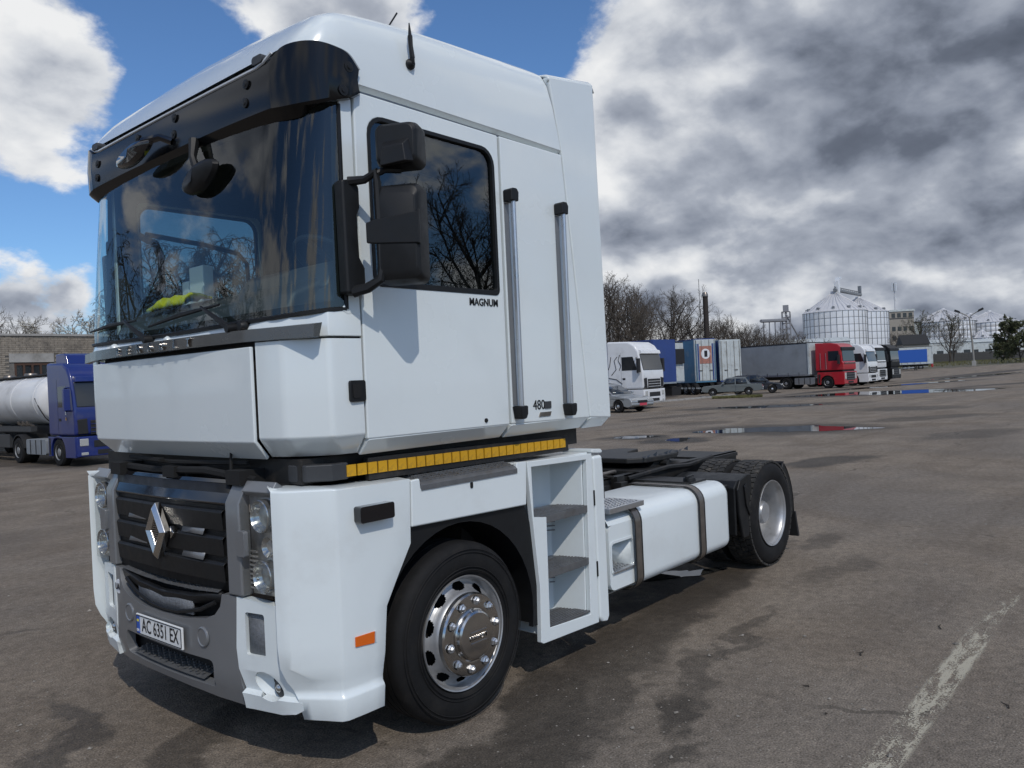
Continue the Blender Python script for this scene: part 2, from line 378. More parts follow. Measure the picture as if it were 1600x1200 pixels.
for y in (.62, -.05):
    MB().lathe([(0, -.016), (.02, -.014), (.03, .0), (.03, .02)], (.158, y, 2.15), 'x', 12).obj('washer_jet', WHITE2, T)
MB().lathe([(0, -.02), (.022, -.018), (.03, .0), (.03, .03)], (.165, -.80, 2.172), 'x', 12).obj('wiper_cap', BLACKP, T)
# nameplate strip with letters
SP = [(0, .095), (.4, .104), (.82, .136), (.86, .142), (1.05, .19), (1.262, .243)]
SPx = lambda y: interp(abs(y), [(a, b) for a, b in SP])
mb = MB()
sec_ = [[(x+dx, y, z) for x, y, z in mirror_row(SP, zz)] for dx, zz in ((.03, 2.088), (.0, 2.092), (.004, 2.150), (.05, 2.157))]
mb.loft(sec_); mb.loft([sec_[-1], sec_[0]])
mb.cap([r[0] for r in sec_]); mb.cap([r[-1] for r in sec_])
st = mb.obj('nameplate_strip', STRIP, T, ang=12)
for i, ch in enumerate('RENAULT'):
    y = .43-i*.137
    text_mesh('letter', ch, .062, CHROME, .006, (0, -1, 0), (0.1, 0, .995), (SPx(y)-.003, y, 2.119), st, 1.0, .0012)
# --- doors
for s in SIDES:
    win = rrect(.622, 1.548, 2.349, 3.188, [.05, .03, .10, .10], 5)
    mb = MB().prism([(.537, 1.598), (.545, 3.286), (1.597, 3.282), (1.592, 1.594)], 'y', s*1.25, s*1.212, [win])
    mb.prism([(s*1.25, 1.597), (s*1.166, 1.516), (s*1.14, 1.53), (s*1.21, 1.61)], 'x', .545, 1.588)
    d = mb.obj('door', WHITE, T, bevel=.009, seg=3)
    MB().prism(rrect(.617, 1.553, 2.344, 3.193, [.053, .033, .104, .104], 5), 'y', s*1.2545, s*1.225, [rrect(.637, 1.532, 2.372, 3.171, [.04, .02, .085, .085], 5)]).obj('window_seal', BLACKP, d, bevel=.003)
    MB().prism(rrect(.63, 1.54, 2.36, 3.18, [.045, .025, .09, .09], 5), 'y', s*1.236, s*1.23).obj('window', SGLASS, d)
    MB().tube([(.66, s*1.20, 2.98), (1.1, s*1.20, 2.95), (1.36, s*1.20, 2.91), (1.43, s*1.20, 2.84), (1.45, s*1.20, 2.36)], .018, 6).obj('sliding_frame', BLACKP, d)
    MB().lathe([(0, -.004), (.012, -.004), (.013, .006)], (1.385, s*1.2525, 1.632), 'y', 12).obj('lock', DARK, d)
    if s < 0:
        text_mesh('lettering', 'MAGNUM', .058, INK, .002, loc=(1.412, -1.252, 2.297), parent=d, sx=.93, bold=.0008)
    # panel behind the door
    mb = MB().prism([(1.612, 1.594), (1.617, 3.284), (2.214, 3.284), (2.396, 1.582)], 'y', s*1.25, s*1.212)
    mb.prism([(s*1.25, 1.59), (s*1.166, 1.512), (s*1.14, 1.53), (s*1.21, 1.605)], 'x', 1.612, 2.39)
    sp = mb.obj('side_panel', WHITE, T, bevel=.009, seg=3)
    for xr, zt, zb in ((1.655, 2.972, 1.622), (2.143, 2.958, 1.612)):
        r = MB().tube([(xr-.008, s*1.298, zb+.03), (xr, s*1.298, zt-.03)], .0155, 10).obj('grab_rail', ALU, sp)
        MB().prism([(xr-.035, zt-.075), (xr-.035, zt-.01), (xr-.02, zt), (xr+.02, zt), (xr+.035, zt-.02), (xr+.03, zt-.075)], 'y', s*1.25, s*1.318).obj('rail_end', BLACKP, r, bevel=.008)
        MB().prism([(xr-.04, zb+.078), (xr+.032, zb+.078), (xr+.03, zb+.03), (xr+.012, zb), (xr-.025, zb)], 'y', s*1.25, s*1.318).obj('rail_end', BLACKP, r, bevel=.008)
        MB().box(xr-.03, xr+.012, min(s*1.2502, s*1.2525), max(s*1.2502, s*1.2525), zb+.08, zt-.08).obj('rail_groove_shade', GREYP, sp)  # flat grey strip: shade of the groove behind the rail, put in as colour
    if s < 0:
        text_mesh('lettering', '480', .082, INK, .002, loc=(1.868, -1.252, 1.692), parent=sp, sx=.95)
        MB().prism(rrect(1.92, 1.985, 1.668, 1.712, .005, 2), 'y', -1.25, -1.256).obj('badge', GREYD, sp)
        MB().prism([(1.862, 1.622), (1.875, 1.648), (1.985, 1.648), (1.972, 1.622)], 'y', -1.25, -1.256).obj('badge', STEEL, sp)
    # rear fairing wing
    mb = MB().prism([(2.226, 3.27), (2.406, 1.582), (2.652, 1.566), (2.614, 3.835), (2.118, 3.762)], 'y', s*1.25, s*1.19)
    mb.prism([(s*1.25, 1.58), (s*1.166, 1.504), (s*1.14, 1.53), (s*1.2, 1.6)], 'x', 2.408, 2.652)
    mb.obj('rear_fairing', WHITE, T, bevel=.012, seg=3)
mb = MB()
rows = []
for x, z in ((2.118, 3.764), (2.13, 3.772), (2.6, 3.842), (2.625, 3.828)):
    e = 0 if x < 2.62 else -.02
    rows.append([(x, s*y, z+h+e) for s, tabl in ((1, [(1.249, -.03, ), (1.243, -.005), (1.22, .012), (1.1, .035), (.6, .08)]), ) for y, h in tabl] + [(x, 0, z+.1+e)] +
                [(x, -y, z+h+e) for y, h in [(.6, .08), (1.1, .035), (1.22, .012), (1.243, -.005), (1.249, -.03)]])
mb.loft(rows); mb.obj('rear_roof_fairing', WHITE, T, solid=.02)
# --- roof
def roof_row(x, w, zb, zs, zc, sh):
    half = [(w-.05, zb-.035), (w, zb), (w-.002, zb+.25*(zs-zb)), (w-.008, zb+.55*(zs-zb)), (w-.025, zb+.80*(zs-zb)), (w-.055, zb+.93*(zs-zb)), (sh, zs), (sh-.12, zs+.3*(zc-zs)), (sh-.3, zs+.55*(zc-zs)), (.45, zs+.85*(zc-zs)), (0, zc)]
    return [(x, y, z) for y, z in half] + [(x, -y, z) for y, z in reversed(half[:-1])]
RF = [(.285, 1.13, 3.41, 3.475, 3.475, 1.03), (.325, 1.185, 3.38, 3.535, 3.545, 1.07), (.375, 1.222, 3.345, 3.595, 3.615, 1.09), (.43, 1.243, 3.33, 3.655, 3.68, 1.10), (.50, 1.25, 3.325, 3.69, 3.75, 1.11),
      (.60, 1.25, 3.325, 3.712, 3.80, 1.12), (.75, 1.25, 3.325, 3.732, 3.86, 1.125), (1.0, 1.25, 3.323, 3.757, 3.91, 1.13), (1.3, 1.25, 3.32, 3.775, 3.935, 1.13), (1.7, 1.25, 3.317, 3.795, 3.945, 1.14), (2.0, 1.25, 3.312, 3.804, 3.935, 1.15), (2.11, 1.25, 3.31, 3.806, 3.93, 1.15)]
def shear_end(r):
    return [(x+max(0, 3.78-z)*.215*max(0, min(1, (x-1.7)/.4)), y, z) for x, y, z in r]
mb = MB().loft([shear_end(roof_row(*r)) for r in RF])
rf = mb.obj('roof', WHITE, T, ang=50)
MB().box(.45, 2.2, -1.215, 1.215, 3.275, 3.3).obj('drip_channel', GREYD, T)
for s in SIDES: MB().prism([(.549, 3.287), (.549, 3.322), (2.2, 3.306), (2.21, 3.283)], 'y', s*1.2, s*1.222).obj('roof_joint', GREYP, T)
a = MB().lathe([(0, 0), (.028, 0), (.028, .012), (.012, .03), (0, .03)], (.93, -1.247, 3.515), 'y', 12)
a.v = [(x, -1.247-(y+1.247), z) for x, y, z in a.v]
a.tube([(.93, -1.27, 3.515), (.925, -1.275, 3.53), (.925, -1.275, 3.555)], .012, 8).tube([(.925, -1.275, 3.54), (.92, -1.272, 3.60), (.92, -1.27, 3.655)], [.014, .012, .013], 8).tube([(.92, -1.27, 3.655), (.918, -1.27, 3.72)], [.010, .003], 8)
a.obj('antenna', BLACKP, T)
MB().tube([(1.376, -.6, 3.80), (1.376, -.6, 4.06), (1.45, -.6, 4.165)], .006, 6).obj('whip_antenna', BLACKP, T)
# --- sun visor
VP = [(0, .235), (.3, .2345), (.6, .235), (.96, .237), (1.03, .241), (1.085, .250), (1.14, .268), (1.2, .303), (1.25, .35), (1.283, .415), (1.295, .48), (1.292, .545)]
zl = [3.20, 3.2, 3.198, 3.19, 3.185, 3.18, 3.18, 3.185, 3.195, 3.215, 3.236, 3.275]
zh = [3.415, 3.413, 3.41, 3.41, 3.435, 3.462, 3.472, 3.475, 3.47, 3.455, 3.435, 3.375]
def smooth(vals, n=5):
    out = []
    for i in range(len(vals)-1):
        p0, p1, p2, p3 = vals[max(0, i-1)], vals[i], vals[i+1], vals[min(len(vals)-1, i+2)]
        for k in range(n):
            t = k/n; out.append(tuple(.5*(2*b+(c-a)*t+(2*a-5*b+4*c-d)*t*t+(3*b-a-3*c+d)*t**3) for a, b, c, d in zip(p0, p1, p2, p3)))
    return out+[vals[-1]]
VS = smooth([(y, x, a, b) for (y, x), a, b in zip(VP, zl, zh)])
vlow = [(y, x+.004, a) for y, x, a, b in VS]; vhigh = [(y, x+.010, b) for y, x, a, b in VS]; vmid = [(y, x-.001, a*.5+b*.5) for y, x, a, b in VS]
back = [(y*.972 if y < 1.2 else y-.045, x+.045, min(3.145, a-.045) if y < 1.16 else a-.045*max(0, 1-(y-1.16)/.08)*1.0) for y, x, a, b in VS]
vtop = [(y-.02*(y > 1), x+.035, b+.012) for y, x, a, b in VS]
mb = MB().loft([mirror_row(back), mirror_row([(y*.997, x+.010, z-.008) for y, x, z in vlow]), mirror_row([(y, x, z+.004) for y, x, z in vlow]), mirror_row(vmid), mirror_row(vhigh), mirror_row(vtop)])
vz = mb.obj('sun_visor', VISOR, T, ang=28)
top = [(0, .25, 3.42), (.6, .25, 3.415), (.93, .252, 3.415), (.985, .254, 3.425)]
topb = [(0, .30, 3.475), (.6, .302, 3.475), (.93, .305, 3.475), (1.0, .305, 3.485)]
MB().loft([mirror_row(top), mirror_row(topb)]).obj('visor_ledge', BLACKG, vz, solid=.01)
MB().tube(mirror_row([(0, .243, 3.418), (.5, .243, 3.416), (.9, .246, 3.415), (.96, .247, 3.425), (1.02, .252, 3.455)]), .008, 6).obj('visor_trim', TRIM, vz)
for y, z in ((-.82, 3.355), (-.805, 3.268), (-.10, 3.37), (-.085, 3.285), (.345, 3.362), (.90, 3.33), (.92, 3.248), (.3, 3.27)):
    MB().lathe([(0, -.006), (.011, -.005), (.012, -.002), (.024, -.001), (.024, .004)], (.231, y, z), 'x', 12).obj('visor_bolt', BLACKP, vz)
for s in SIDES:
    for x, z in ((.492, 3.372), (.452, 3.252)):
        MB().lathe([(0, .008), (.012, .007), (.013, .003), (.026, .002), (.026, -.004)], (x, s*1.295, z), 'y', 12).obj('visor_bolt', BLACKP, vz) if s > 0 else MB().lathe([(0, -.008), (.012, -.007), (.013, -.003), (.026, -.002), (.026, .004)], (x, s*1.295, z), 'y', 12).obj('visor_bolt', BLACKP, vz)
    MB().prism(rrect(-.045, .045, -.02, .02, .018, 4), 'x', 0, .05).obj('marker_lamp', GREYD, T, bevel=.006).location = (.232, s*.925, 3.445)
# mirrors hung from the visor
mb = MB()
sec = [(.0, .0), (.02, .72), (.05, .92), (.09, 1.0)]
oval = [(.155*cos(a)*(1+.12*cos(2*a)), .075*sin(a)*(1-.1*sin(a))) for a in [2*pi*k/28 for k in range(28)]]
mb.loft([[(.155+dx, -.40+u*k*1.0, 2.985+w*k-u*.18) for u, w in oval] for dx, k in ((0.0, .05), (.012, .7), (.03, .93), (.055, 1.0), (.065, .95), (.065, .02))], closed=True)
mb.tube([(.20, -.37, 3.03), (.205, -.33, 3.10), (.235, -.30, 3.20)], [.022, .02, .03], 8)
mb.obj('kerb_mirror', BLACKP, vz)
mb = MB(); mb.loft([[(.12+dx, .24+u*k*1.25, 3.235+w*k*.75-u*.12) for u, w in oval] for dx, k in ((0, .05), (.01, .75), (.03, .97), (.05, 1), (.06, .02))], closed=True)
mb.tube([(.15, .10, 3.27), (.19, -.02, 3.275), (.235, -.06, 3.25)], [.025, .02, .02], 8)
vm = mb.obj('front_mirror', BLACKG, vz)
# --- side mirrors
for s in SIDES:
    mb = MB()
    mb.prism([(.405, 2.29), (.40, 2.82), (.475, 2.835), (.505, 2.80), (.505, 2.70), (.485, 2.66), (.49, 2.47), (.52, 2.42), (.52, 2.31), (.47, 2.285)], 'y', s*1.25, s*1.315)
    br = mb.obj('mirror_bracket', BLACKP, T, bevel=.015)
    MB().tube([(.45, s*1.30, 2.82), (.50, s*1.36, 2.825), (.52, s*1.42, 2.85), (.525, s*1.42, 2.80), (.53, s*1.42, 2.40), (.52, s*1.42, 2.35), (.49, s*1.36, 2.315), (.45, s*1.30, 2.30)], [.024, .02, .022, .02, .02, .022, .025, .028], 8).obj('mirror_arm', BLACKP, br)
    def housing(c, w, h, dz, name, bottom=0):
        # shell faces forward and a little outward; w along the mirror, h height
        ax = Vector((.50, s*.866, 0)); nx = Vector((-.866, s*.5, 0)); out = []
        for k, dd in ((.80, .075), (.93, .06), (1.0, .025), (1.0, -.06), (.93, -.065)):
            rr = rrect(-w/2*k, w/2*k, -h/2*(k if k < 1 else 1), h/2*(k if k < 1 else 1), .035, 4)
            out.append([tuple(Vector(c)+ax*u+nx*dd+Vector((0, 0, v))) for u, v in rr])
        m_ = MB(); m_.loft(out, closed=True); m_.cap(out[0]); m_.cap(out[-1])
        return m_.obj(name, BLACKP, br, bevel=.006)
    mm = housing((.622, s*1.468, 2.562), .225, .465, 0, 'mirror_housing')
    ax = Vector((.50, s*.866, 0)); nx = Vector((-.866, s*.5, 0)); c0 = Vector((.622, s*1.468, 2.585))
    rows = [[tuple(c0+ax*u+nx*.081+Vector((0, 0, v))) for u in (-.15, -.11, 0, .10, .112)] for v in (-.075, .055)]
    MB().loft([[tuple(Vector(p)+Vector((0, 0, (i-2)*(.012 if v else -.006)))) for i, p in enumerate(r)] for v, r in enumerate(rows)]).obj('mirror_clamp', BLACKP, mm, solid=.02, off=-1, bevel=.006)
    rows = [[tuple(Vector((.622, s*1.468, 2.562))-nx*.067+ax*u+Vector((0, 0, v))) for u in (-.10, .10)] for v in (-.2, .2)]
    MB().loft(rows).obj('mirror_glass', CHROME, mm)
    um = housing((.632, s*1.472, 2.978), .215, .205, 0, 'upper_mirror')
    c1 = Vector((.632, s*1.472, 2.94))
    m_ = MB(); A = [tuple(c1+ax*u+nx*.075+Vector((0, 0, v))) for u, v in ((-.07, -.07), (.085, -.055), (.065, .055), (-.055, .045))]; B = [tuple(c1+ax*u+nx*.115+Vector((0, 0, v))) for u, v in ((-.065, -.075), (.06, -.06), (.05, .02), (-.05, .012))]
    m_.loft([A, B], closed=True).cap(B); m_.obj('mirror_cowl', BLACKP, um, bevel=.006)
    MB().tube([(.525, s*1.42, 2.845), (.56, s*1.44, 2.865), (.63, s*1.47, 2.868)], .016, 8).obj('mirror_arm', BLACKP, br)
# --- cab inside
mb = MB()
for s in SIDES: mb.prism([(.46, 1.6), (.46, 3.27), (2.2, 3.27), (2.2, 1.6)], 'y', s*1.206, s*1.19, [rrect(.60, 1.57, 2.33, 3.2, .05, 3)])
mb.box(2.19, 2.235, -1.205, 1.205, 1.6, 3.27); mb.box(.32, 2.2, -1.205, 1.205, 3.255, 3.27)
mb.box(.20, .24, -.85, .85, 1.62, 2.14)
mb.obj('cab_lining', INT, T)
MB().prism([(.30, -.86), (.34, -.97), (.46, -1.12), (2.6, -1.13), (2.6, 1.13), (.46, 1.12), (.34, .97), (.30, .86)], 'z', 1.53, 1.59).obj('cab_floor', BLACKM, T)
MB().prism([(2.24, 1.56), (2.29, 1.56), (2.29, 3.76), (2.24, 3.76)], 'y', -1.19, 1.19).obj('rear_wall', WHITE2, T)
MB().prism([(.26, 2.155), (.36, 2.34), (.58, 2.43), (.74, 2.38), (.78, 2.0), (.70, 1.62), (.26, 1.62)], 'y', -.95, .95).prism([(.46, 2.30), (.58, 2.43), (.74, 2.38), (.78, 2.0), (.70, 1.62), (.44, 1.62)], 'y', -1.18, 1.18).obj('dashboard', INT2, T, bevel=.03)
MB().prism([(.50, 2.36), (.62, 2.52), (.82, 2.50), (.84, 2.3), (.6, 2.3)], 'y', -1.0, -.12).obj('instrument_hood', INT2, T, bevel=.03)
c = Vector((.93, -.52, 2.58)); n_ = Vector((-.55, 0, -.83)).normalized(); u_ = Vector((0, 1, 0)); w_ = n_.cross(u_)
mb = MB().tube([c+.23*(cos(a)*u_+sin(a)*w_) for a in [2*pi*k/36 for k in range(37)]], .016, 8, caps=False)
for a in (.3, pi-.3, 1.5*pi): mb.tube([c, c+.23*(cos(a)*u_+sin(a)*w_)], .018, 6)
mb.tube([c, c+n_*.3], .03, 8); mb.obj('steering_wheel', INT2, T)
for y in (-.55, .62):
    mb = MB().prism(rrect(1.22, 1.72, 1.95, 2.12, .06), 'y', y-.26, y+.26)
    mb.prism([(1.62, 2.05), (1.80, 2.08), (1.92, 2.75), (1.80, 2.78)], 'y', y-.25, y+.25); mb.prism([(1.80, 2.76), (1.92, 2.74), (1.95, 2.98), (1.85, 2.98)], 'y', y-.15, y+.15)
    mb.box(1.3, 1.66, y-.15, y+.15, 1.6, 1.96); mb.obj('seat', FABRIC, T, bevel=.04)
MB().tube([(.60, 1.17, 2.96), (.68, 1.10, 2.90), (.70, 1.08, 2.82), (.70, 1.08, 2.62), (.66, 1.10, 2.54), (.60, 1.17, 2.50)], .024, 8).obj('inner_grab_handle', INT, T)
mb = MB(); rows = []
for i, (x, z) in enumerate(((.35, 2.385), (.36, 2.415), (.40, 2.44), (.46, 2.45), (.54, 2.44))):
    rows.append([(x+.012*sin(k*1.7), .14+.46*k/9, z+(.012*sin(k*2.1+i)-.010*(k > 6)*(k-6))*(i > 0)) for k in range(10)])
mb.loft(rows); tag(mb.obj('safety_vest', VEST, None, solid=.015), 'crumpled bright yellow safety vest lying on the dashboard behind the windscreen', 'vest')
b = MB(); b.box(.57, .64, .29, .46, 2.42, 2.645); b.box(.58, .63, .49, .575, 2.42, 2.57)
tag(b.obj('document_holder', PAPER, None, bevel=.006), 'small white document holder standing on the dashboard behind the windscreen', 'holder')

# --- lower front module
XB = [(0, .078), (.25, .083), (.5, .1), (.66, .128), (.75, .15), (.95, .185), (1.05, .215), (1.3, .4)]
xb = lambda y: interp(abs(y), XB)
def sheet(ys, cols, name, mt, parent, dx=0., xf=xb, lean=None, **kw):
    """vertical strips between neighbouring stations: cols(y) -> list of (z0, z1) solid spans, in the same number on both sides"""
    mb = MB(); lean = lean or (lambda z: 0.)
    for a, b in zip(ys, ys[1:]):
        m_ = (a+b)/2
        for (z0, z1), (w0, w1) in zip(cols(a, m_), cols(b, m_)):
            N = max(1, int(round((z1-z0)/.12)))
            for k in range(N):
                p = [(a, z0+(z1-z0)*k/N), (b, w0+(w1-w0)*k/N), (b, w0+(w1-w0)*(k+1)/N), (a, z0+(z1-z0)*(k+1)/N)]
                mb.add([(xf(y)+dx+lean(z), y, z) for y, z in p], [(0, 1, 2, 3)])
    return mb.obj(name, mt, parent, **kw)
ztop = [(0, .685), (.25, .69), (.44, .715), (.52, .745), (.56, .79), (.575, .853), (.68, .853)]
zbot = [(0, .33), (.3, .325), (.55, .315), (.66, .305), (.7, .303)]
lean_b = lambda z: max(0, .42-z)*.25
halfo = [(0, .33), (.3, .325), (.55, .315), (.70, .304), (.70, .36), (.678, .50), (.668, .60), (.682, .853), (.578, .853), (.562, .79), (.52, .745), (.44, .715), (.25, .69)]
bo = halfo+[(-y, z) for y, z in reversed(halfo[1:])]+[(0, .685)]
bo = [(0, .33)]+halfo[1:]+[(0, .685)]+[(-y, z) for y, z in reversed(halfo[1:])]
rec = rrect(-.49, .49, .372, .508, [.02, .02, .03, .03], 3)
bm_ = curved_plate('front_bumper', bo, [rec], [-.66, -.5, -.375, -.25, -.12, 0, .12, .25, .375, .5, .66], [.36, .42, .6], xb, lean_b, GREYP, T, solid=.05, bevel=.012, seg=3)
MB().box(.18, .34, -.56, .56, .33, .56).obj('bumper_recess', DARK, T)
mb = MB().loft([[(xb(y)+.012, y, .392) for y in (.42, .2, 0, -.2, -.38)], [(.24, y, .43) for y in (.40, .2, 0, -.2, -.36)]])
for i in range(22):
    for j in range(4):
        y = .38-i*.034; x = .115+j*.028+(i % 2)*.012
        if y > -.36: mb.box(x-.008, x+.008, y-.005, y+.005, .397+(x-.09)*.25, .405+(x-.09)*.25)
mb.obj('bumper_step', TREADP, T)
for s in SIDES:
    MB().lathe([(.040, -.0), (.046, -.006), (.052, -.001), (.053, .005)], (xb(.41)-.004, s*.415, .618), 'x', 28).obj('tow_cover_ring', GREYP, bm_)
    MB().lathe([(0, -.004), (.041, -.004), (.043, .006)], (xb(.41)-.002, s*.415, .618), 'x', 28).obj('tow_cover', GREYP, bm_)
# number plate
pl = MB().box(.056, .068, -.262, .262, .530, .646).obj('number_plate', PLATEW, T, bevel=.004)
MB().prism([(a*(1), b) for a, b in rrect(-.255, .255, .536, .640, .008, 3)], 'x', .0535, .0562, [rrect(-.251, .251, .540, .636, .006, 3)]).obj('plate_border', INK, pl)
MB().box(.0535, .0562, .215, .250, .541, .635).obj('country_band', PLATEB, pl)
text_mesh('plate_text', 'AC 6351 EX', .105, INK, .0008, (0, -1, 0), loc=(.0548, -.018, .588), parent=pl, sx=.77, bold=.0006)
text_mesh('country_code', 'UA', .022, PLATEW, .0008, (0, -1, 0), loc=(.0526, .2325, .556), parent=pl)
MB().box(.0522, .0536, .222, .243, .605, .617).obj('flag_mark', VEST, pl)
text_mesh('country_sticker_text', 'UA', .052, INK, .0008, (0, -1, .0), loc=(xb(.59)-.004, .615, .735), parent=bm_, sx=.8, bold=.001)
MB().lathe([(0, 0), (.042, 0), (.043, .004)], (xb(.615)-.003, .615, .735), 'x', 24).obj('country_sticker', PAPER, bm_)
# white bumper corners with lattice lamp and fog lamp
for s in SIDES:
    co = [(.690, .853), (.674, .60), (.684, .50), (.706, .36), (.706, .306), (.95, .312), (1.03, .325), (1.068, .345), (1.070, .41), (1.035, .45), (.985, .545), (.972, .60), (.962, .75), (.955, .822), (.94, .832)]
    lamp = rrect(.738, .868, .575, .782, .014, 3)
    fogh = [(.866+.088*cos(a)+.012*sin(a), .437+.062*sin(a)-.026*cos(a)) for a in [2*pi*k/28 for k in range(28)]]
    def lean_c(z): return interp(z, [(.30, .012), (.385, -.004), (.40, .022), (.50, .0), (1, 0)])
    bc = curved_plate('bumper_corner', [(s*a, b) for a, b in co], [[(s*a, b) for a, b in lamp], [(s*a, b) for a, b in fogh]], [s*y for y in (.75, .82, .9, .95, 1.0)], [.385, .40, .50, .6], lambda y: xb(y)-.006, lean_c, WHITE2, T, solid=.045, bevel=.012, seg=3)
    MB().loft([[(xb(y)+.02, s*y, z) for y in (.735, .81, .882)] for z in (.545, .795)]).obj('lattice_reflector', GRID, bc, solid=.005)
    # fog lamp pod: a slanting oval bowl with the lens at its outer end
    o = []
    for k, dx, sh in ((1.03, .012, 0), (.94, .022, .004), (.8, .045, .012), (.62, .06, .022)):
        o.append([(xb(.866)+dx+.03*k*cos(a)+.012, s*(.866+sh+.088*k*cos(a)+.012*k*sin(a)), .437+.062*k*sin(a)-.026*k*cos(a)) for a in [2*pi*j/28 for j in range(28)]])
    MB().loft(o, closed=True).obj('fog_lamp_bowl', WHITE2, bc)
    MB().lathe([(0, -.012), (.03, -.01), (.044, .0), (.044, .02)], (xb(.895)+.036, s*.902, .424), 'x', 20).obj('fog_lamp', GREYD, bc)
    MB().lathe([(0, -.016), (.012, -.012), (.02, -.004)], (xb(.9)+.028, s*.906, .426), 'x', 16).obj('fog_lens', LAMPIN, bc)
# grille, pillars, headlights
XL = [(0, .102), (.64, .128), (.70, .134), (.83, .146), (1.0, .158), (1.05, .2)]
xl = lambda y: interp(abs(y), XL)
gr = sheet([-.635, -.5, -.25, 0, .25, .5, .635], lambda y, m_: [(.86, 1.40)], 'grille', BLACKP, T, dx=.045, xf=xl, solid=.02)
sheet([-.635, -.5, -.25, 0, .25, .5, .635], lambda y, m_: [(1.30, 1.425)], 'grille_top', BLACKG, gr, dx=.0, xf=xl, lean=lambda z: max(0, z-1.36)*.9, solid=.03, bevel=.01)
for zt_, zb_ in ((1.268, 1.165), (1.135, 1.035), (1.005, .905)):
    mb = MB(); yl = [.62, .55, .3, .0, -.3, -.5, -.585]
    mb.loft([[(xl(y)+dx, y, z) for y in yl] for dx, z in ((.04, zb_-.005), (.008, zb_), (.0, zt_-.012), (.012, zt_), (.045, zt_+.004))])
    mb.obj('grille_slat', BLACKP, gr, solid=.006, bevel=.003)
for y, z in ((-.30, 1.105), (-.30, .975), (.33, 1.135), (.33, 1.0)):
    mb = MB(); mb.add([(xl(y)-.004+.006, y+.11, z+.03), (xl(y)-.004+.006, y-.11, z+.03), (xl(y)+.02, y-.11, z+.075), (xl(y)+.02, y+.11, z+.075)], [(0, 1, 2, 3)])
    mb.obj('grille_insert', GREYP, gr, solid=.004)
em = MB()
out = [(0, .155), (.10, 0), (0, -.155), (-.10, 0)]; inn = [(0, .072), (.042, 0), (0, -.072), (-.042, 0)]
mid_o = [(a*.78, b*.78) for a, b in out]
def dm(p, x): return [(x, a, 1.127+b) for a, b in p]
em.loft([dm(out, .10), dm(out, .072), dm([(a*.80, b*.80) for a, b in out], .048), dm([(a*1.02, b*1.02) for a, b in inn], .062), dm(inn, .085)], closed=True)
eo = em.obj('diamond_emblem', CHROME, T, bevel=.003, ang=15)
mb = MB()
for k in range(11):
    z = 1.127-.06+k*.012; w = .042*(1-abs(z-1.127)/.075)
    if w > .004: mb.box(.066, .075, -w, w, z-.0035, z+.0035)
mb.obj('emblem_ribs', STEEL, eo)
MB().prism([(a*1.0, 1.127+b) for a, b in [(0, .07), (.04, 0), (0, -.07), (-.04, 0)]], 'x', .078, .09).obj('emblem_back', BLACKG, eo)
MB().prism([(-.115, 1.16), (-.155, 1.125), (-.115, 1.09)], 'x', .09, .125).obj('emblem_spur', CHROMED, T, bevel=.004)
# inner lower air intake with step
low = [(0, .76), (.3, .77), (.45, .80), (.56, .855)]
sheet([-.60, -.45, -.3, 0, .3, .45, .60], lambda y, m_: [(.60, .86)], 'intake_back', DARK, T, dx=.09)
mb = MB().loft([[(.115, y, .862-.03*(1-(y/.6)**2)) for y in (.56, .3, 0, -.3, -.54)], [(.22, y, .885-.03*(1-(y/.6)**2)) for y in (.5, .25, 0, -.25, -.48)]])
for i in range(24):
    for j in range(3):
        y = .44-i*.038; x = .14+j*.026+(i % 2)*.012
        mb.box(x-.008, x+.008, y-.005, y+.005, .852-.03*(1-(y/.6)**2)+.02*j*.3, .872-.03*(1-(y/.6)**2)+.02*j*.3)
mb.obj('intake_step', TREADP, T)
mb = MB().loft([[(xb(y)+dx, y, z+zz) for y, z in ((.56, .0), (.3, -.035), (0, -.05), (-.3, -.035), (-.55, 0))] for dx, zz in ((.03, .858), (.012, .845), (.02, .805))])
mb.obj('intake_bar', BLACKP, T, solid=.012)
sheet([-.30, -.15, 0, .15, .32], lambda y, m_: [(.70+.03*abs(y), .80+.03*abs(y))], 'intake_mesh', GRID, T, dx=.028, solid=.01)
mb = MB(); mb.tube([(xb(y)+.02, y, z) for y, z in ((.50, .80), (.36, .745), (.15, .705), (0, .70), (-.15, .705), (-.36, .745), (-.50, .80))], .012, 6); mb.obj('intake_lip', BLACKP, T)
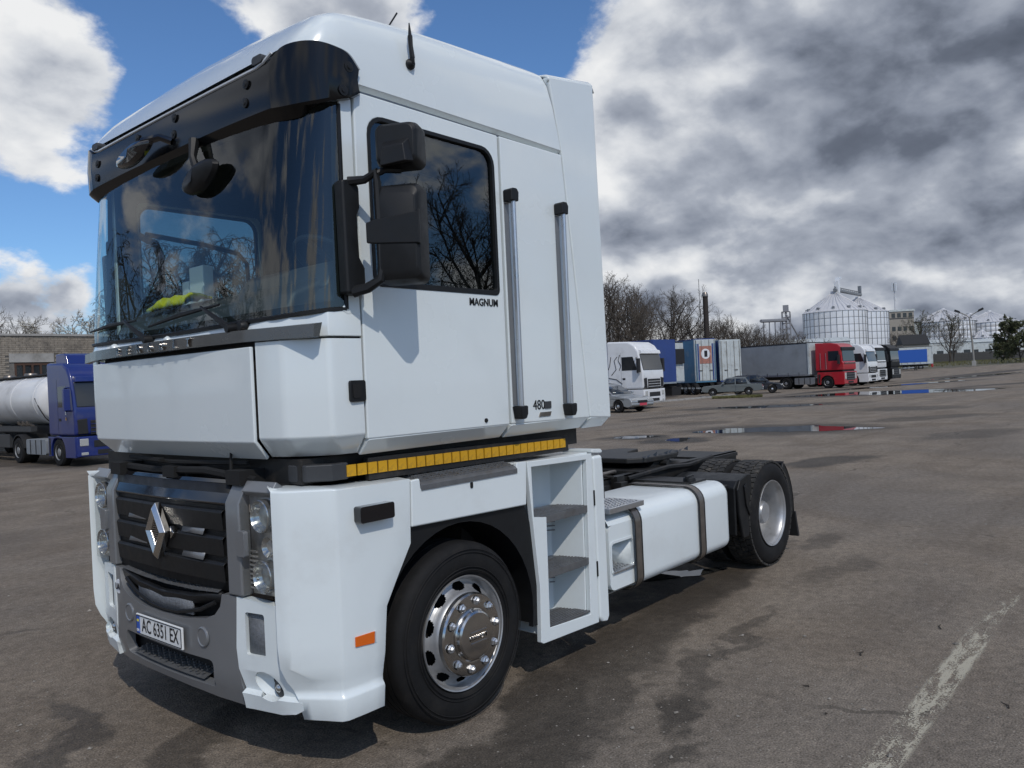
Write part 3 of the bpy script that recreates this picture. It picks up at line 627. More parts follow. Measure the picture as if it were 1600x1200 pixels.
for s in SIDES:
    pf = lambda y: xl(y)-.012
    sheet([s*.638, s*.70, s*.748], lambda y, m_: [(.858, 1.425)], 'grille_pillar', GREYP, T, xf=pf, lean=lambda z: max(0, z-1.365)*1.0, solid=.07, bevel=.012, seg=3)
    hl = sheet([s*.762, s*.86, s*.985], lambda y, m_: [(.872, 1.378)], 'headlight', LAMPBODY, T, dx=.07, xf=xl, solid=.03)
    sheet([s*.762, s*.86, s*.99], lambda y, m_: [(1.372, 1.425)], 'headlight_cap', GREYP, hl, dx=-.004, xf=xl, lean=lambda z: max(0, z-1.39)*1.0, solid=.05, bevel=.008)
    for z in (1.257, .968):
        mb = MB().lathe([(.002, .055), (.03, .05), (.055, .03), (.070, .0), (.076, -.012), (.080, -.008), (.082, .03)], (xl(.89)+.01, s*.89, z), 'x', 28)
        mb.obj('lamp_bowl', LAMPIN, hl)
        MB().lathe([(.002, -.018), (.03, -.015), (.055, -.006), (.072, .004)], (xl(.89)+.006, s*.89, z), 'x', 28).obj('lamp_lens', CLEAR, hl)
    MB().lathe([(.0, .03), (.03, .02), (.05, .0)], (xl(.91)+.02, s*.915, 1.11), 'x', 20).obj('lamp_bowl', LAMPIN, hl)
    mb = MB()
    for k in range(9): mb.box(xl(.80)+.018, xl(.80)+.03, min(s*.772, s*.83), max(s*.772, s*.83), .90+k*.022, .908+k*.022)
    mb.obj('lamp_ribs', LAMPBODY, hl)
    sheet([s*.762, s*.86, s*.985], lambda y, m_: [(.872, 1.372)], 'headlight_cover', CLEAR, hl, dx=-.010, xf=xl)
    MB().prism(rrect(min(s*.74, s*.81), max(s*.74, s*.81), 1.06, 1.185, .012, 3), 'x', xl(.78)-.03, xl(.78)-.005).obj('headlight_latch', GREYP, T, bevel=.006)
    # --- fender wrapped round the corner
    P0 = [(.134, 1.02), (.148, 1.047), (.168, 1.082), (.325, 1.230), (.350, 1.245), (.45, 1.25)]
    def frow(z, st_, xe, out_=0.):
        pts = [p for p in P0 if p[0] > st_[0]+.01]
        n0 = len(P0)-len(pts)
        head = [(st_[0]+.09, st_[1]-.03), st_]+[(st_[0]+(pts[0][0]-st_[0])*k/(n0+1), st_[1]+(pts[0][1]-st_[1])*k/(n0+1)) for k in range(1, n0+1)]
        pts = head+pts+[(.45+(xe-.45)*.5, 1.25), (xe, 1.25)]
        return [(x-out_*(.6 if x < .33 else 0), s*(y+out_*(1 if x > .2 else .4)), z) for x, y in pts]
    fs_ = (.134, 1.02)
    rows = [frow(.302, (.236, 1.055), .557, .006), frow(.398, (.214, 1.048), .566, .006), frow(.410, (.210, 1.046), .567, .001), frow(.424, (.204, 1.043), .569, -.012), frow(.445, (.193, 1.038), .571, -.014), frow(.49, (.166, 1.029), .575, -.009), frow(.56, (.142, 1.022), .582, 0), frow(.66, fs_, .592), frow(.775, fs_, .605), frow(.90, fs_, .682), frow(1.05, fs_, .779), frow(1.2, fs_, .785), frow(1.375, fs_, .792)]
    rows += [[(x+.012*(x < .3), s*(abs(y)-.012), 1.397-.02*i/8) for i, (x, y, z) in enumerate([frow(1.375, fs_, .792)[1]]+frow(1.375, fs_, .792)[1:])], [(x+.1*(x < .3), s*(abs(y)-.13), 1.405-.02*i/8) for i, (x, y, z) in enumerate([frow(1.375, fs_, .792)[1]]+frow(1.375, fs_, .792)[1:])]]
    fe = MB().loft(rows).obj('front_fender', WHITE2, T, solid=.025, off=-1, ang=52, wn=True)
    mk = MB().prism([(.403, .676), (.52, .674), (.516, .618), (.402, .629)], 'y', s*1.249, s*1.2565).obj('side_marker', ORANGE, T, bevel=.003)
    MB().prism([(.522, .674), (.528, .674), (.526, .622), (.520, .622)], 'y', s*1.25, s*1.257).obj('marker_edge', TRIM, mk)
    MB().prism(rrect(.432, .642, 1.208, 1.286, .012, 3), 'y', s*1.245, s*1.30).obj('side_lamp', BLACKG, T, bevel=.012, seg=3)
    # --- panel over the wheel with a tread plate
    mb = MB().prism([(.803, 1.365), (.793, 1.128), (1.706, 1.106), (1.724, 1.365), (1.635, 1.367), (1.628, 1.312), (.868, 1.318), (.862, 1.368)], 'y', s*1.25, s*1.22, [])
    mb.box(.803, .862, min(s*1.22, s*1.02), max(s*1.22, s*1.02), 1.34, 1.362).box(1.635, 1.724, min(s*1.22, s*1.0), max(s*1.22, s*1.0), 1.34, 1.36)
    mb.obj('wheel_panel', WHITE2, T, bevel=.008, seg=3)
    mb = MB().prism([(s*1.256, 1.306), (s*1.256, 1.332), (s*1.240, 1.346), (s*1.06, 1.395), (s*1.06, 1.375), (s*1.23, 1.33)], 'x', .866, 1.63)
    zt = lambda y: 1.346+(1.240-y)*.272
    for i in range(26):
        for j in range(6):
            x = .885+i*.0285; y = 1.075+j*.028+(i % 2)*.012
            mb.add([(x-.010, s*y, zt(y)+.001), (x, s*(y-.005), zt(y)+.009), (x+.010, s*y, zt(y)+.001), (x, s*(y+.005), zt(y)+.007)], [(0, 1, 2, 3)])
    for j in range(8):
        a, b = 1.064+j*.0235, 1.069+j*.0235; mb.add([(x, s*y, zt(y)+h) for x in (.88, 1.622) for y, h in ((a, 0), (a, .008), (b, .008), (b, 0))], [(0, 1, 5, 4), (1, 2, 6, 5), (2, 3, 7, 6)])
    for j in range(24):
        x = .89+j*.0315; mb.add([(xx, s*y, zt(y)+h) for y in (1.064, 1.235) for xx, h in ((x, 0), (x, .006), (x+.004, .006), (x+.004, 0))], [(0, 1, 5, 4), (1, 2, 6, 5), (2, 3, 7, 6)])
    mb.obj('tread_plate', TREADP, T)
    MB().prism(rrect(1.232, 1.252, 1.268, 1.302, .006, 2), 'y', s*1.249, s*1.254).obj('panel_latch', DARK, T)
    # black wheel arch: outer face with the round opening, and the liner behind it
    A_ = [(1.159+.60*cos(a), .49+.60*sin(a)) for a in [radians(-12+204*k/24) for k in range(25)]]
    outl = [(1.80, A_[0][1])]+A_+[(.56, A_[-1][1]), (.575, .5), (.61, .775), (.786, 1.05), (.79, 1.14), (1.712, 1.118), (1.765, .98), (1.80, .6)]
    mb = MB().prism(outl, 'y', s*1.222, s*1.19)
    mb.lathe([(.60, 0), (.60, .45)], (1.159, -1.2 if s < 0 else .75, .49), 'y', 24, a0=radians(-10), a1=radians(190))
    mb.obj('wheel_arch', BLACKP, T)
    # --- boarding steps
    outl = [(1.728, 1.362), (1.758, 1.02), (1.80, .60), (1.788, .262), (1.81, .25), (2.398, .228), (2.40, 1.345)]
    hole = [(1.768, 1.325), (1.772, 1.022), (1.892, 1.005), (1.879, .33), (2.308, .305), (2.336, 1.31)]
    mb = MB().prism(outl, 'y', s*1.25, s*1.215, [hole])
    mb.box(1.735, 2.40, min(s*1.215, s*.95), max(s*1.215, s*.95), 1.335, 1.352)
    sm = mb.obj('step_module', WHITE2, T, bevel=.010, seg=3)
    mb = MB()
    mb.loft([[(x0, s*1.22, z0), (x0+.015, s*1.0, z0), (x0+.05, s*.965, z0), (x1-.12, s*.95, z0), (x1-.05, s*.985, z0), (x1, s*1.22, z0)] for x0, x1, z0 in ((1.77, 2.333, 1.34), (1.775, 2.325, 1.0), (1.81, 2.318, .66), (1.81, 2.306, .30))])
    mb.add([(1.81, s*1.22, .297), (2.31, s*1.22, .297), (2.31, s*.95, .30), (1.81, s*.95, .30)], [(0, 1, 2, 3)])
    mb.obj('step_recess', WHITE2, T, solid=.015, bevel=.012)
    MB().lathe([(0, .0), (.012, .0), (.013, .01), (.03, .006), (.031, -.002)], (2.07, s*.955+(-.012 if s < 0 else .0), 1.29), 'y', 16).obj('step_hole', BLACKP, sm)
    for x0, x1, zf, zb_, yb, th in ((1.772, 2.33, 1.012, 1.022, 1.03, .045), (1.885, 2.322, .672, .682, 1.02, .045), (1.875, 2.308, .33, .338, 1.05, .012)):
        mb = MB().prism([(x0, s*1.247), (x1, s*1.247), (x1-.05, s*(yb-.03)), (x0+.14, s*(yb-.05)), (x0, s*(yb+.05))], 'z', zf-th, zf)
        nb = 9
        for k in range(nb):
            y = s*(1.235-k*.022)
            mb.box(x0+.012+(.0 if k < 5 else .02*(k-4)), x1-.02-.005*k, min(y, y-s*.007), max(y, y-s*.007), zf, zf+.006)
        for k in range(14):
            x = x0+.03+k*(x1-x0-.06)/13
            mb.box(x-.003, x+.003, min(s*1.238, s*(yb+.04)), max(s*1.238, s*(yb+.04)), zf, zf+.004)
        mb.obj('step_tread', TREADP, T, bevel=.004)
    for zz in (.93, .585):
        for k in range(4):
            MB().loft([[(1.80 if zz > .8 else 1.90, s*.972, z), (2.05, s*.952, z), (2.20, s*.953, z), (2.28, s*1.03, z), (2.31, s*1.12, z+.0)] for z in (zz-k*.028, zz-k*.028-.007)]).obj('step_vent', GREYP, sm, solid=.003)
    mb = MB().prism([(2.412, 1.325), (2.412, .245), (2.44, .218), (2.505, .208), (2.528, .24), (2.532, 1.15), (2.52, 1.325)], 'y', s*1.252, s*1.10)
    mb.obj('side_flap', WHITE2, T, bevel=.02, seg=4)
    MB().prism([(2.405, 1.345), (2.405, 1.37), (2.51, 1.366), (2.53, 1.35), (2.52, 1.335)], 'y', s*1.25, s*1.0).obj('flap_cap', WHITE2, T, bevel=.01)
    for z in (1.05, .58): MB().box(2.398, 2.412, min(s*1.247, s*1.2535), max(s*1.247, s*1.2535), z-.05, z+.05).obj('hinge', BLACKP, T)
# --- gap between cab and module
mb = MB(); mb.box(.28, 2.5, -1.06, 1.06, 1.40, 1.52); mb.box(.2, .42, -.95, .95, 1.3, 1.40)
mb.obj('cab_underside', BLACKM, T)
mb = MB()
for i in (0, 3, 6): mb.box(.14+.02*(i % 3), .30, -.75+i*.22, -.62+i*.22, 1.40+.01*(i % 2), 1.47+.02*(i % 3))
mb.tube([(.2, -.8, 1.42), (.16, -.4, 1.46), (.18, .2, 1.44), (.2, .7, 1.45)], .02, 6); mb.tube([(.22, -.7, 1.5), (.18, .0, 1.49), (.22, .6, 1.5)], .012, 6)
mb.tube([(.17, -.62, 1.42), (.2, -.58, 1.55)], .008, 6); mb.box(.13, .16, .05, .16, 1.50, 1.512)
mb.obj('cab_mounts', DARK, T)
MB().prism([(.27, .98), (.29, 1.08), (.38, 1.165), (.475, 1.17), (.475, .9), (.3, .9)], 'z', 1.41, 1.492).obj('corner_duct', GREYD, T, bevel=.008)
bpy.data.objects['corner_duct'].scale = (1, -1, 1)
for s in SIDES:
    mb = MB(); mb.prism([(.60, 1.50), (.60, 1.388), (2.26, 1.375), (2.26, 1.472)], 'y', s*1.165, s*1.13)
    bk = mb.obj('gap_strip', BLACKM, T)
    me = None
    for i in range(27):
        x = .46+i*.0655
        if s > 0: break
        z1 = 1.484-.0115*(x-.46)
        mb = MB().box(-.0275, .0275, -.004, .004, -.028, .028)
        if me is None: me = mb.mesh('reflector', YELLOW)
        o = link('reflector', me, bk); o.location = (x+.03, s*1.1695, z1-.034)

# ------------------------------------------------------------------ wheels of the tractor unit
FX, RX, WZ = 1.159, 5.35, .49
def tyre_profile(w, r0=.303, R=.49):
    # radius, offset inward from the outer sidewall
    return [(r0, .02), (r0+.02, .004), (r0+.055, -.008), (r0+.09, -.012), (R-.045, -.004), (R-.02, .012), (R-.006, .03), (R, .05)] + \
           [q for k in range(3) for q in ((R, w*(.28+.17*k)), (R-.014, w*(.285+.17*k)), (R-.014, w*(.305+.17*k)), (R, w*(.31+.17*k)))] + \
           [(R, w-.05), (R-.006, w-.03), (R-.02, w-.012), (R-.045, w+.004), (r0+.06, w+.006), (r0, w-.02)]
def front_wheel(s):
    yo = s*1.232
    pr = [(r, -s*h) for r, h in tyre_profile(.30)]
    w = MB()
    # rim: lip, barrel and the dished disc, with ten hand holes cut between rows 5 and 8
    sl_ = [(.283, .052), (.268, .050), (.255, .042), (.242, .030), (.232, .014), (.224, -.008)]
    fine = [(sl_[i][0]+(sl_[i+1][0]-sl_[i][0])*k/3, sl_[i][1]+(sl_[i+1][1]-sl_[i][1])*k/3) for i in range(5) for k in range(3)]+[sl_[-1]]
    prof = [(.298, .05), (.300, .0), (.307, -.004), (.309, .004), (.300, .010), (.289, .03)]+fine+[(.21, -.026), (.19, -.032), (0, -.032)]
    prof = [(r, -s*h) for r, h in prof]
    n = 240
    def skip(i, k):
        u = ((k+.5) % 24-12)/6.6; v = (i-6-6.2)/5.2
        return u*u+v*v < 1 and 6 <= i < 20
    w.lathe(prof, (FX, yo, WZ), 'y', n, skip=skip)
    W_ = w.obj('front_wheel', RIMS, T, ang=40)
    MB().lathe(pr, (FX, yo, WZ), 'y', 72).obj('tyre', RUBBER, W_)
    for rr in (.335, .352, .43, .447): MB().lathe([(rr, s*.011), (rr+.003, s*.0145), (rr+.006, s*.011)], (FX, yo, WZ), 'y', 64).obj('tyre_ring', RUBBER, W_)
    MB().lathe([(.29, -s*.12), (.05, -s*.12)], (FX, yo, WZ), 'y', 40).obj('brake_drum', DARK, W_)
    hub = MB().lathe([(a, s*b) for a, b in ((.222, .02), (.221, .045), (.214, .056), (.150, .062), (.140, .060), (.134, .066), (.130, .082), (.120, .090), (.1, .0925), (0, .093))], (FX, yo, WZ), 'y', 64).obj('hub_cover', CHROMED, W_, ang=25)
    me = mr = None
    for k in range(10):
        a = 2*pi*k/10+.15
        if me is None:
            mb = MB().lathe([(.024, 0), (.0235, s*.01), (.0175, s*.014), (.0165, s*.022), (.008, s*.029), (0, s*.030)], (0, 0, 0), 'y', 6)
            me = mb.mesh('wheel_nut', ALU, 25)
            mr = MB().lathe([(.026, s*.0008), (.0, s*.0012)], (0, 0, 0), 'y', 16).mesh('nut_recess', DARK)
        o = link('wheel_nut', me, W_); o.location = (FX+.18*cos(a), yo+s*.0585, WZ+.18*sin(a)); o.rotation_euler = (0, a, 0)
        o = link('nut_recess', mr, W_); o.location = (FX+.18*cos(a), yo+s*.0592, WZ+.18*sin(a))
    if s < 0:
        for zz, hh in ((.022, .004), (-.035, .0035)):
            MB().box(-.062, .062, -.004, .0, -hh, hh).obj('hub_bar', CHROMED, W_).location = (FX+.008, yo-.092, WZ+zz+.0)
        text_mesh('hub_lettering', 'RENAULT', .034, CHROMED, .004, loc=(FX+.008, yo-.0945, WZ-.007), parent=W_, sx=.95)
def rear_wheel(s):
    prof = [(.285, -.20), (.290, -.02), (.298, .0), (.307, .004), (.309, -.003), (.302, -.008), (.288, -.02), (.276, -.05), (.272, -.08), (.268, -.14), (.262, -.205), (.25, -.232), (.225, -.238), (.20, -.236), (.175, -.222), (.165, -.20), (.15, -.195), (.11, -.19), (.105, -.09), (.09, -.07), (0, -.065)]
    yo = s*1.222; prof = [(r, s*h) for r, h in prof]
    def skip(i, k): return i in (11, 12) and (k % 12) in (2, 3, 4, 5, 6)
    W_ = MB().lathe(prof, (RX, yo, WZ), 'y', 120, skip=skip).obj('rear_wheel', RIMS, T, ang=40)
    me = mn = None
    for d, nm in ((0, 'outer_tyre'), (.345, 'inner_tyre')):
        pr = [(r, -s*h) for r, h in tyre_profile(.285, R=.482)]
        t_ = MB().lathe(pr, (RX, yo-s*d, WZ), 'y', 72).obj(nm, RUBBER, W_)
        mb = MB()
        N = 52
        for lane, (y0, y1) in enumerate(((.012, .072), (.08, .132), (.14, .192), (.2, .27))):
            for k in range(N):
                a0 = 2*pi*(k+(.5 if lane % 2 else 0)+.08)/N; a1 = a0+2*pi*.80/N; sk = .03*(1 if lane < 2 else -1)
                vs = []
                for rad, q in ((.475, 0), (.4955 if 0 < lane < 3 else .493, .004)):
                    for a, y in ((a0, y0), (a1-.0, y0), (a1, y1), (a0, y1)):
                        aa = a+(sk if y == y1 else -sk)*.5
                        vs.append((RX+rad*cos(aa), yo-s*(d+y), WZ+rad*sin(aa)))
                mb.add(vs, [(4, 5, 6, 7), (0, 1, 5, 4), (1, 2, 6, 5), (2, 3, 7, 6), (3, 0, 4, 7)])
        tag(mb.obj('tread', TREADR, W_, weld=False, ang=20), None, kind='stuff')
    MB().lathe([(.27, -s*.28), (.05, -s*.28)], (RX, yo, WZ), 'y', 40).obj('brake_drum', DARK, W_)
    for k in range(10):
        a = 2*pi*k/10+.15
        if mn is None: mn = MB().lathe([(.02, 0), (.018, s*.03), (.01, s*.036), (0, s*.037)], (0, 0, 0), 'y', 6).mesh('wheel_nut', STEEL, 25)
        o = link('wheel_nut', mn, W_); o.location = (RX+.14*cos(a), yo-s*.196, WZ+.14*sin(a))
for s in SIDES: front_wheel(s); rear_wheel(s)

# ------------------------------------------------------------------ chassis behind the cab
mb = MB()
for s in SIDES:
    mb.box(.7, 6.25, s*.42-.04, s*.42+.04, .965, .975); mb.box(.7, 6.25, s*.42-.04, s*.42+.04, .72, .73); mb.box(.7, 6.25, min(s*.45, s*.46), max(s*.45, s*.46), .72, .975)
for x in (1.6, 2.7, 3.6, 4.4, 5.35, 6.1): mb.box(x-.05, x+.05, -.42, .42, .78, .93)
mb.obj('chassis_frame', BLACKM, T)
MB().tube([(FX, -1.0, WZ), (FX, 1.0, WZ)], .07, 10).obj('front_axle', BLACKM, T)
MB().tube([(RX, -1.0, WZ), (RX, -.3, WZ), (RX, -.15, WZ), (RX, .15, WZ), (RX, .3, WZ), (RX, 1.0, WZ)], [.1, .1, .24, .24, .1, .1], 14).obj('rear_axle', BLACKM, T)
MB().box(1.5, 2.3, -.9, .9, .55, 1.3).obj('engine_block', BLACKM, T)
# fifth wheel: rounded plate with a throat at the back
pl5 = [(4.30, -.30), (4.42, -.44), (4.72, -.47), (4.95, -.46), (5.2, -.34), (5.22, -.14), (4.88, -.06), (4.80, 0), (4.88, .06), (5.22, .14), (5.2, .34), (4.95, .46), (4.72, .47), (4.42, .44), (4.30, .30)]
fw = MB().prism(pl5, 'z', 1.035, 1.085).obj('fifth_wheel', BLACKM, T, bevel=.012)
mb = MB()
for s in SIDES: mb.prism([(4.5, .98), (4.95, .98), (4.85, 1.035), (4.6, 1.035)], 'y', s*.30, s*.42)
mb.tube([(4.7, -.50, 1.01), (4.7, .5, 1.01)], .03, 8); mb.box(4.2, 5.25, -.5, .5, .955, .985)
for k in range(9): mb.add([(4.35+k*.1, -.47+.03*(k % 2), 1.086), (4.41+k*.1, -.44, 1.10+.012*(k % 3)), (4.43+k*.1, -.38, 1.087)], [(0, 1, 2)])
mb.obj('fifth_wheel_mount', BLACKM, fw)
mb = MB()
rnd = random.Random(3)
for k in range(26):
    x = rnd.uniform(2.6, 4.2); y = rnd.choice((-1, 1))*rnd.uniform(.1, .62); z = rnd.uniform(.82, 1.0); a, b, c = rnd.uniform(.03, .12), rnd.uniform(.03, .1), rnd.uniform(.02, .07)
    mb.box(x-a, x+a, y-b, y+b, z-c, z+c)
for k in range(9):
    x = 2.6+.1*k; pts = [(2.5+j*.25, rnd.uniform(-.6, .4), rnd.uniform(.92, 1.06)) for j in range(6)]
    mb.tube(pts, .014, 6)
mb.lathe([(0, .06), (.075, .055), (.08, .0), (.08, -.08), (0, -.08)], (3.05, -.80, .98), 'z', 16)
mb.lathe([(0, .05), (.05, .045), (.055, 0), (.055, -.1)], (2.95, -.62, .98), 'z', 12)
for s in SIDES: mb.tube([(4.28, s*.62, .86), (4.28, s*.62, .70)], .09, 12); mb.box(3.3, 4.2, s*.62-.06, s*.62+.06, .7, .82)
mb.tube([(4.0, -.5, .95), (4.5, -.62, 1.0), (5.0, -.55, .96), (5.6, -.5, .98)], .02, 6)
mb.box(4.05, 4.32, -1.08, -.5, .90, .935); mb.box(5.6, 6.2, -.5, .5, .93, .965)
mb.obj('chassis_equipment', BLACKM, T)
MB().tube([(2.8, -.42, 1.0), (3.02, -.5, 1.02), (3.15, -.46, .99)], .022, 8).obj('air_hose', GREENB, T)
MB().tube([(3.2, -.2, .98), (3.6, -.45, 1.02), (4.1, -.3, .99)], .016, 8).obj('air_hose', STEEL, T)
# fuel tank with straps, foot recess and cap
def rr_section(g=0.):
    y0, y1, z0, z1 = -1.25-g, -.58, .345-g, .918+g
    return rrect(y0, y1, z0, z1, [.085+g, .04, .06, .115+g], 7)
mb = MB()
x0, x1 = 2.57, 4.385
secs = []
for x, k in ((x0, .93), (x0+.02, .985), (x0+.05, 1), (x1-.05, 1), (x1-.018, .985), (x1, .93)):
    cy, cz = -.92, .63; secs.append([(x, cy+(y-cy)*k, cz+(z-cz)*k) for y, z in rr_section()])
# front part (compartment) is left open for the foot recess by cutting the side: built as its own shell
mb.loft(secs[3:3]+[[(2.90, y, z) for y, z in rr_section()]]+secs[3:], closed=True); mb.cap(secs[-1]); mb.cap([(2.90, y, z) for y, z in rr_section()])
tk = mb.obj('fuel_tank', WHITE2, T, ang=50)
mb = MB(); mb.prism(rrect(2.575, 2.895, .385, .83, [.05, .01, .01, .05], 4), 'y', -1.235, -1.20, [rrect(2.60, 2.872, .512, .70, [.02, .02, .035, .035], 4)])
sec = rr_section(-.015); iz = [(y, z) for y, z in sec]
low = [p for p in iz if p[1] <= .39 or (p[1] < .45 and p[0] > -1.1)]; 
mb.loft([[(x, -1.235, .83), (x, -1.21, .87), (x, -1.14, .902), (x, -.9, .903), (x, -.6, .9)] for x in (2.575, 2.895)])
mb.loft([[(x, -1.235, .385), (x, -1.2, .36), (x, -.9, .35)] for x in (2.575, 2.895)])
cmp_ = mb.obj('tool_locker', WHITE2, T, bevel=.008)
MB().loft([[(2.598, -1.215, z) , (2.62, -1.05, z), (2.852, -1.05, z), (2.874, -1.215, z)] for z in (.715, .51)]).obj('foot_recess', WHITE2, cmp_, solid=.01)
mb = MB().prism([(2.60, -1.25), (2.872, -1.25), (2.85, -1.05), (2.62, -1.05)], 'z', .498, .515)
for k in range(7):
    for j in range(4): mb.box(2.63+k*.033, 2.645+k*.033, -1.22+j*.04, -1.20+j*.04, .515, .521)
mb.obj('foot_step', ALU, cmp_, bevel=.003)
MB().prism(rrect(2.585, 2.888, .498, .722, .03, 4), 'y', -1.2362, -1.240, [rrect(2.602, 2.870, .512, .702, .025, 4)]).obj('recess_frame', WHITE2, cmp_, bevel=.004)
for xs in (2.905, 3.865):
    mb = MB(); A = [(y, z) for y, z in rr_section(.012)]
    mb.loft([[(x, y, z) for y, z in A] for x in (xs-.04, xs-.034, xs+.034, xs+.04)], closed=True)
    st = mb.obj('tank_strap', STEEL, T, solid=.006, off=1)
    for dx in (-.043, .043): MB().loft([[(x, y, z) for y, z in rr_section(.016)] for x in (xs+dx-.006, xs+dx+.006)], closed=True).obj('strap_edging', BLACKM, st, solid=.004, off=1)
cap_ = MB().lathe([(0, .055), (.03, .055), (.05, .045), (.055, .015), (.042, .012), (.042, 0)], (4.12, -1.03, .918), 'z', 16).box(4.06, 4.18, -1.042, -1.018, .955, .982).obj('fuel_cap', BLACKP, T, bevel=.004)
mb = MB().box(2.56, 3.0, -1.265, -.95, .915, .952)
for k in range(10):
    for j in range(6): mb.box(2.59+k*.04, 2.605+k*.04, -1.24+j*.045, -1.22+j*.045, .952, .957)
mb.tube([(2.92, -1.18, .92), (2.92, -1.18, .86)], .015, 6)
mb.obj('catwalk_step', ALU, T, bevel=.006)
mb = MB().prism(rrect(.6, 1.25, .38, .92, .09, 5), 'x', 2.6, 4.2); mb.obj('fuel_tank', WHITE2, T, bevel=.03)
# rear mudguards
for s in SIDES:
    mb = MB(); R = .56
    ins, outr = s*.56, s*1.16
    # front guard: blocky front with a raised side wall that follows the tyre
    side = [(4.72, .36), (4.66, .58), (4.64, .80), (4.70, .88), (4.84, .915), (4.93, .90)] + [(RX+.505*cos(a), WZ+.505*sin(a)) for a in [radians(d) for d in range(146, 192, 6)]] + [(4.83, .36)]
    mb.prism(side, 'y', s*1.215, s*1.185)
    mb.prism([(4.60, .40), (4.60, .82), (4.66, .875), (4.84, .905), (4.95, .905), (4.95, .885), (4.84, .885), (4.69, .855), (4.63, .81), (4.63, .40)], 'y', ins, s*1.20)
    g = mb.obj('front_mudguard', BLACKP, T, bevel=.012)
    mb = MB().prism([(4.75, .82), (4.80, .84), (4.83, .66), (4.88, .58), (4.85, .54), (4.78, .64)], 'y', s*1.215, s*1.228); mb.obj('guard_rib', BLACKP, g, bevel=.006)
    mb = MB().box(4.38, 4.66, min(s*.7, s*1.14), max(s*.7, s*1.14), .80, .845).box(4.42, 4.62, min(s*.75, s*1.10), max(s*.75, s*1.10), .5, .80); mb.obj('battery_box', BLACKP, T, bevel=.015)
    # rear guard and flap
    mb = MB(); R = .565
    arcp = [(RX+R*cos(radians(a)), WZ+R*sin(radians(a))) for a in range(52, -14, -6)]
    arci = [(RX+(R-.02)*cos(radians(a)), WZ+(R-.02)*sin(radians(a))) for a in range(52, -14, -6)]
    mb.prism(arcp+arci[::-1], 'y', ins, s*1.205)
    mb.prism(arcp+[(RX+(R-.075)*cos(radians(a)), WZ+(R-.075)*sin(radians(a))) for a in range(-14, 53, 6)], 'y', s*1.205, s*1.185)
    mb.obj('rear_mudguard', BLACKP, T, bevel=.006)
    MB().prism([(5.90, .42), (5.925, .42), (5.99, .165), (5.96, .16)], 'y', ins, s*1.22).obj('mud_flap', FLAP, T, bevel=.004)
MB().box(6.1, 6.25, -.5, .5, .62, .74).obj('rear_beam', BLACKM, T, bevel=.01)
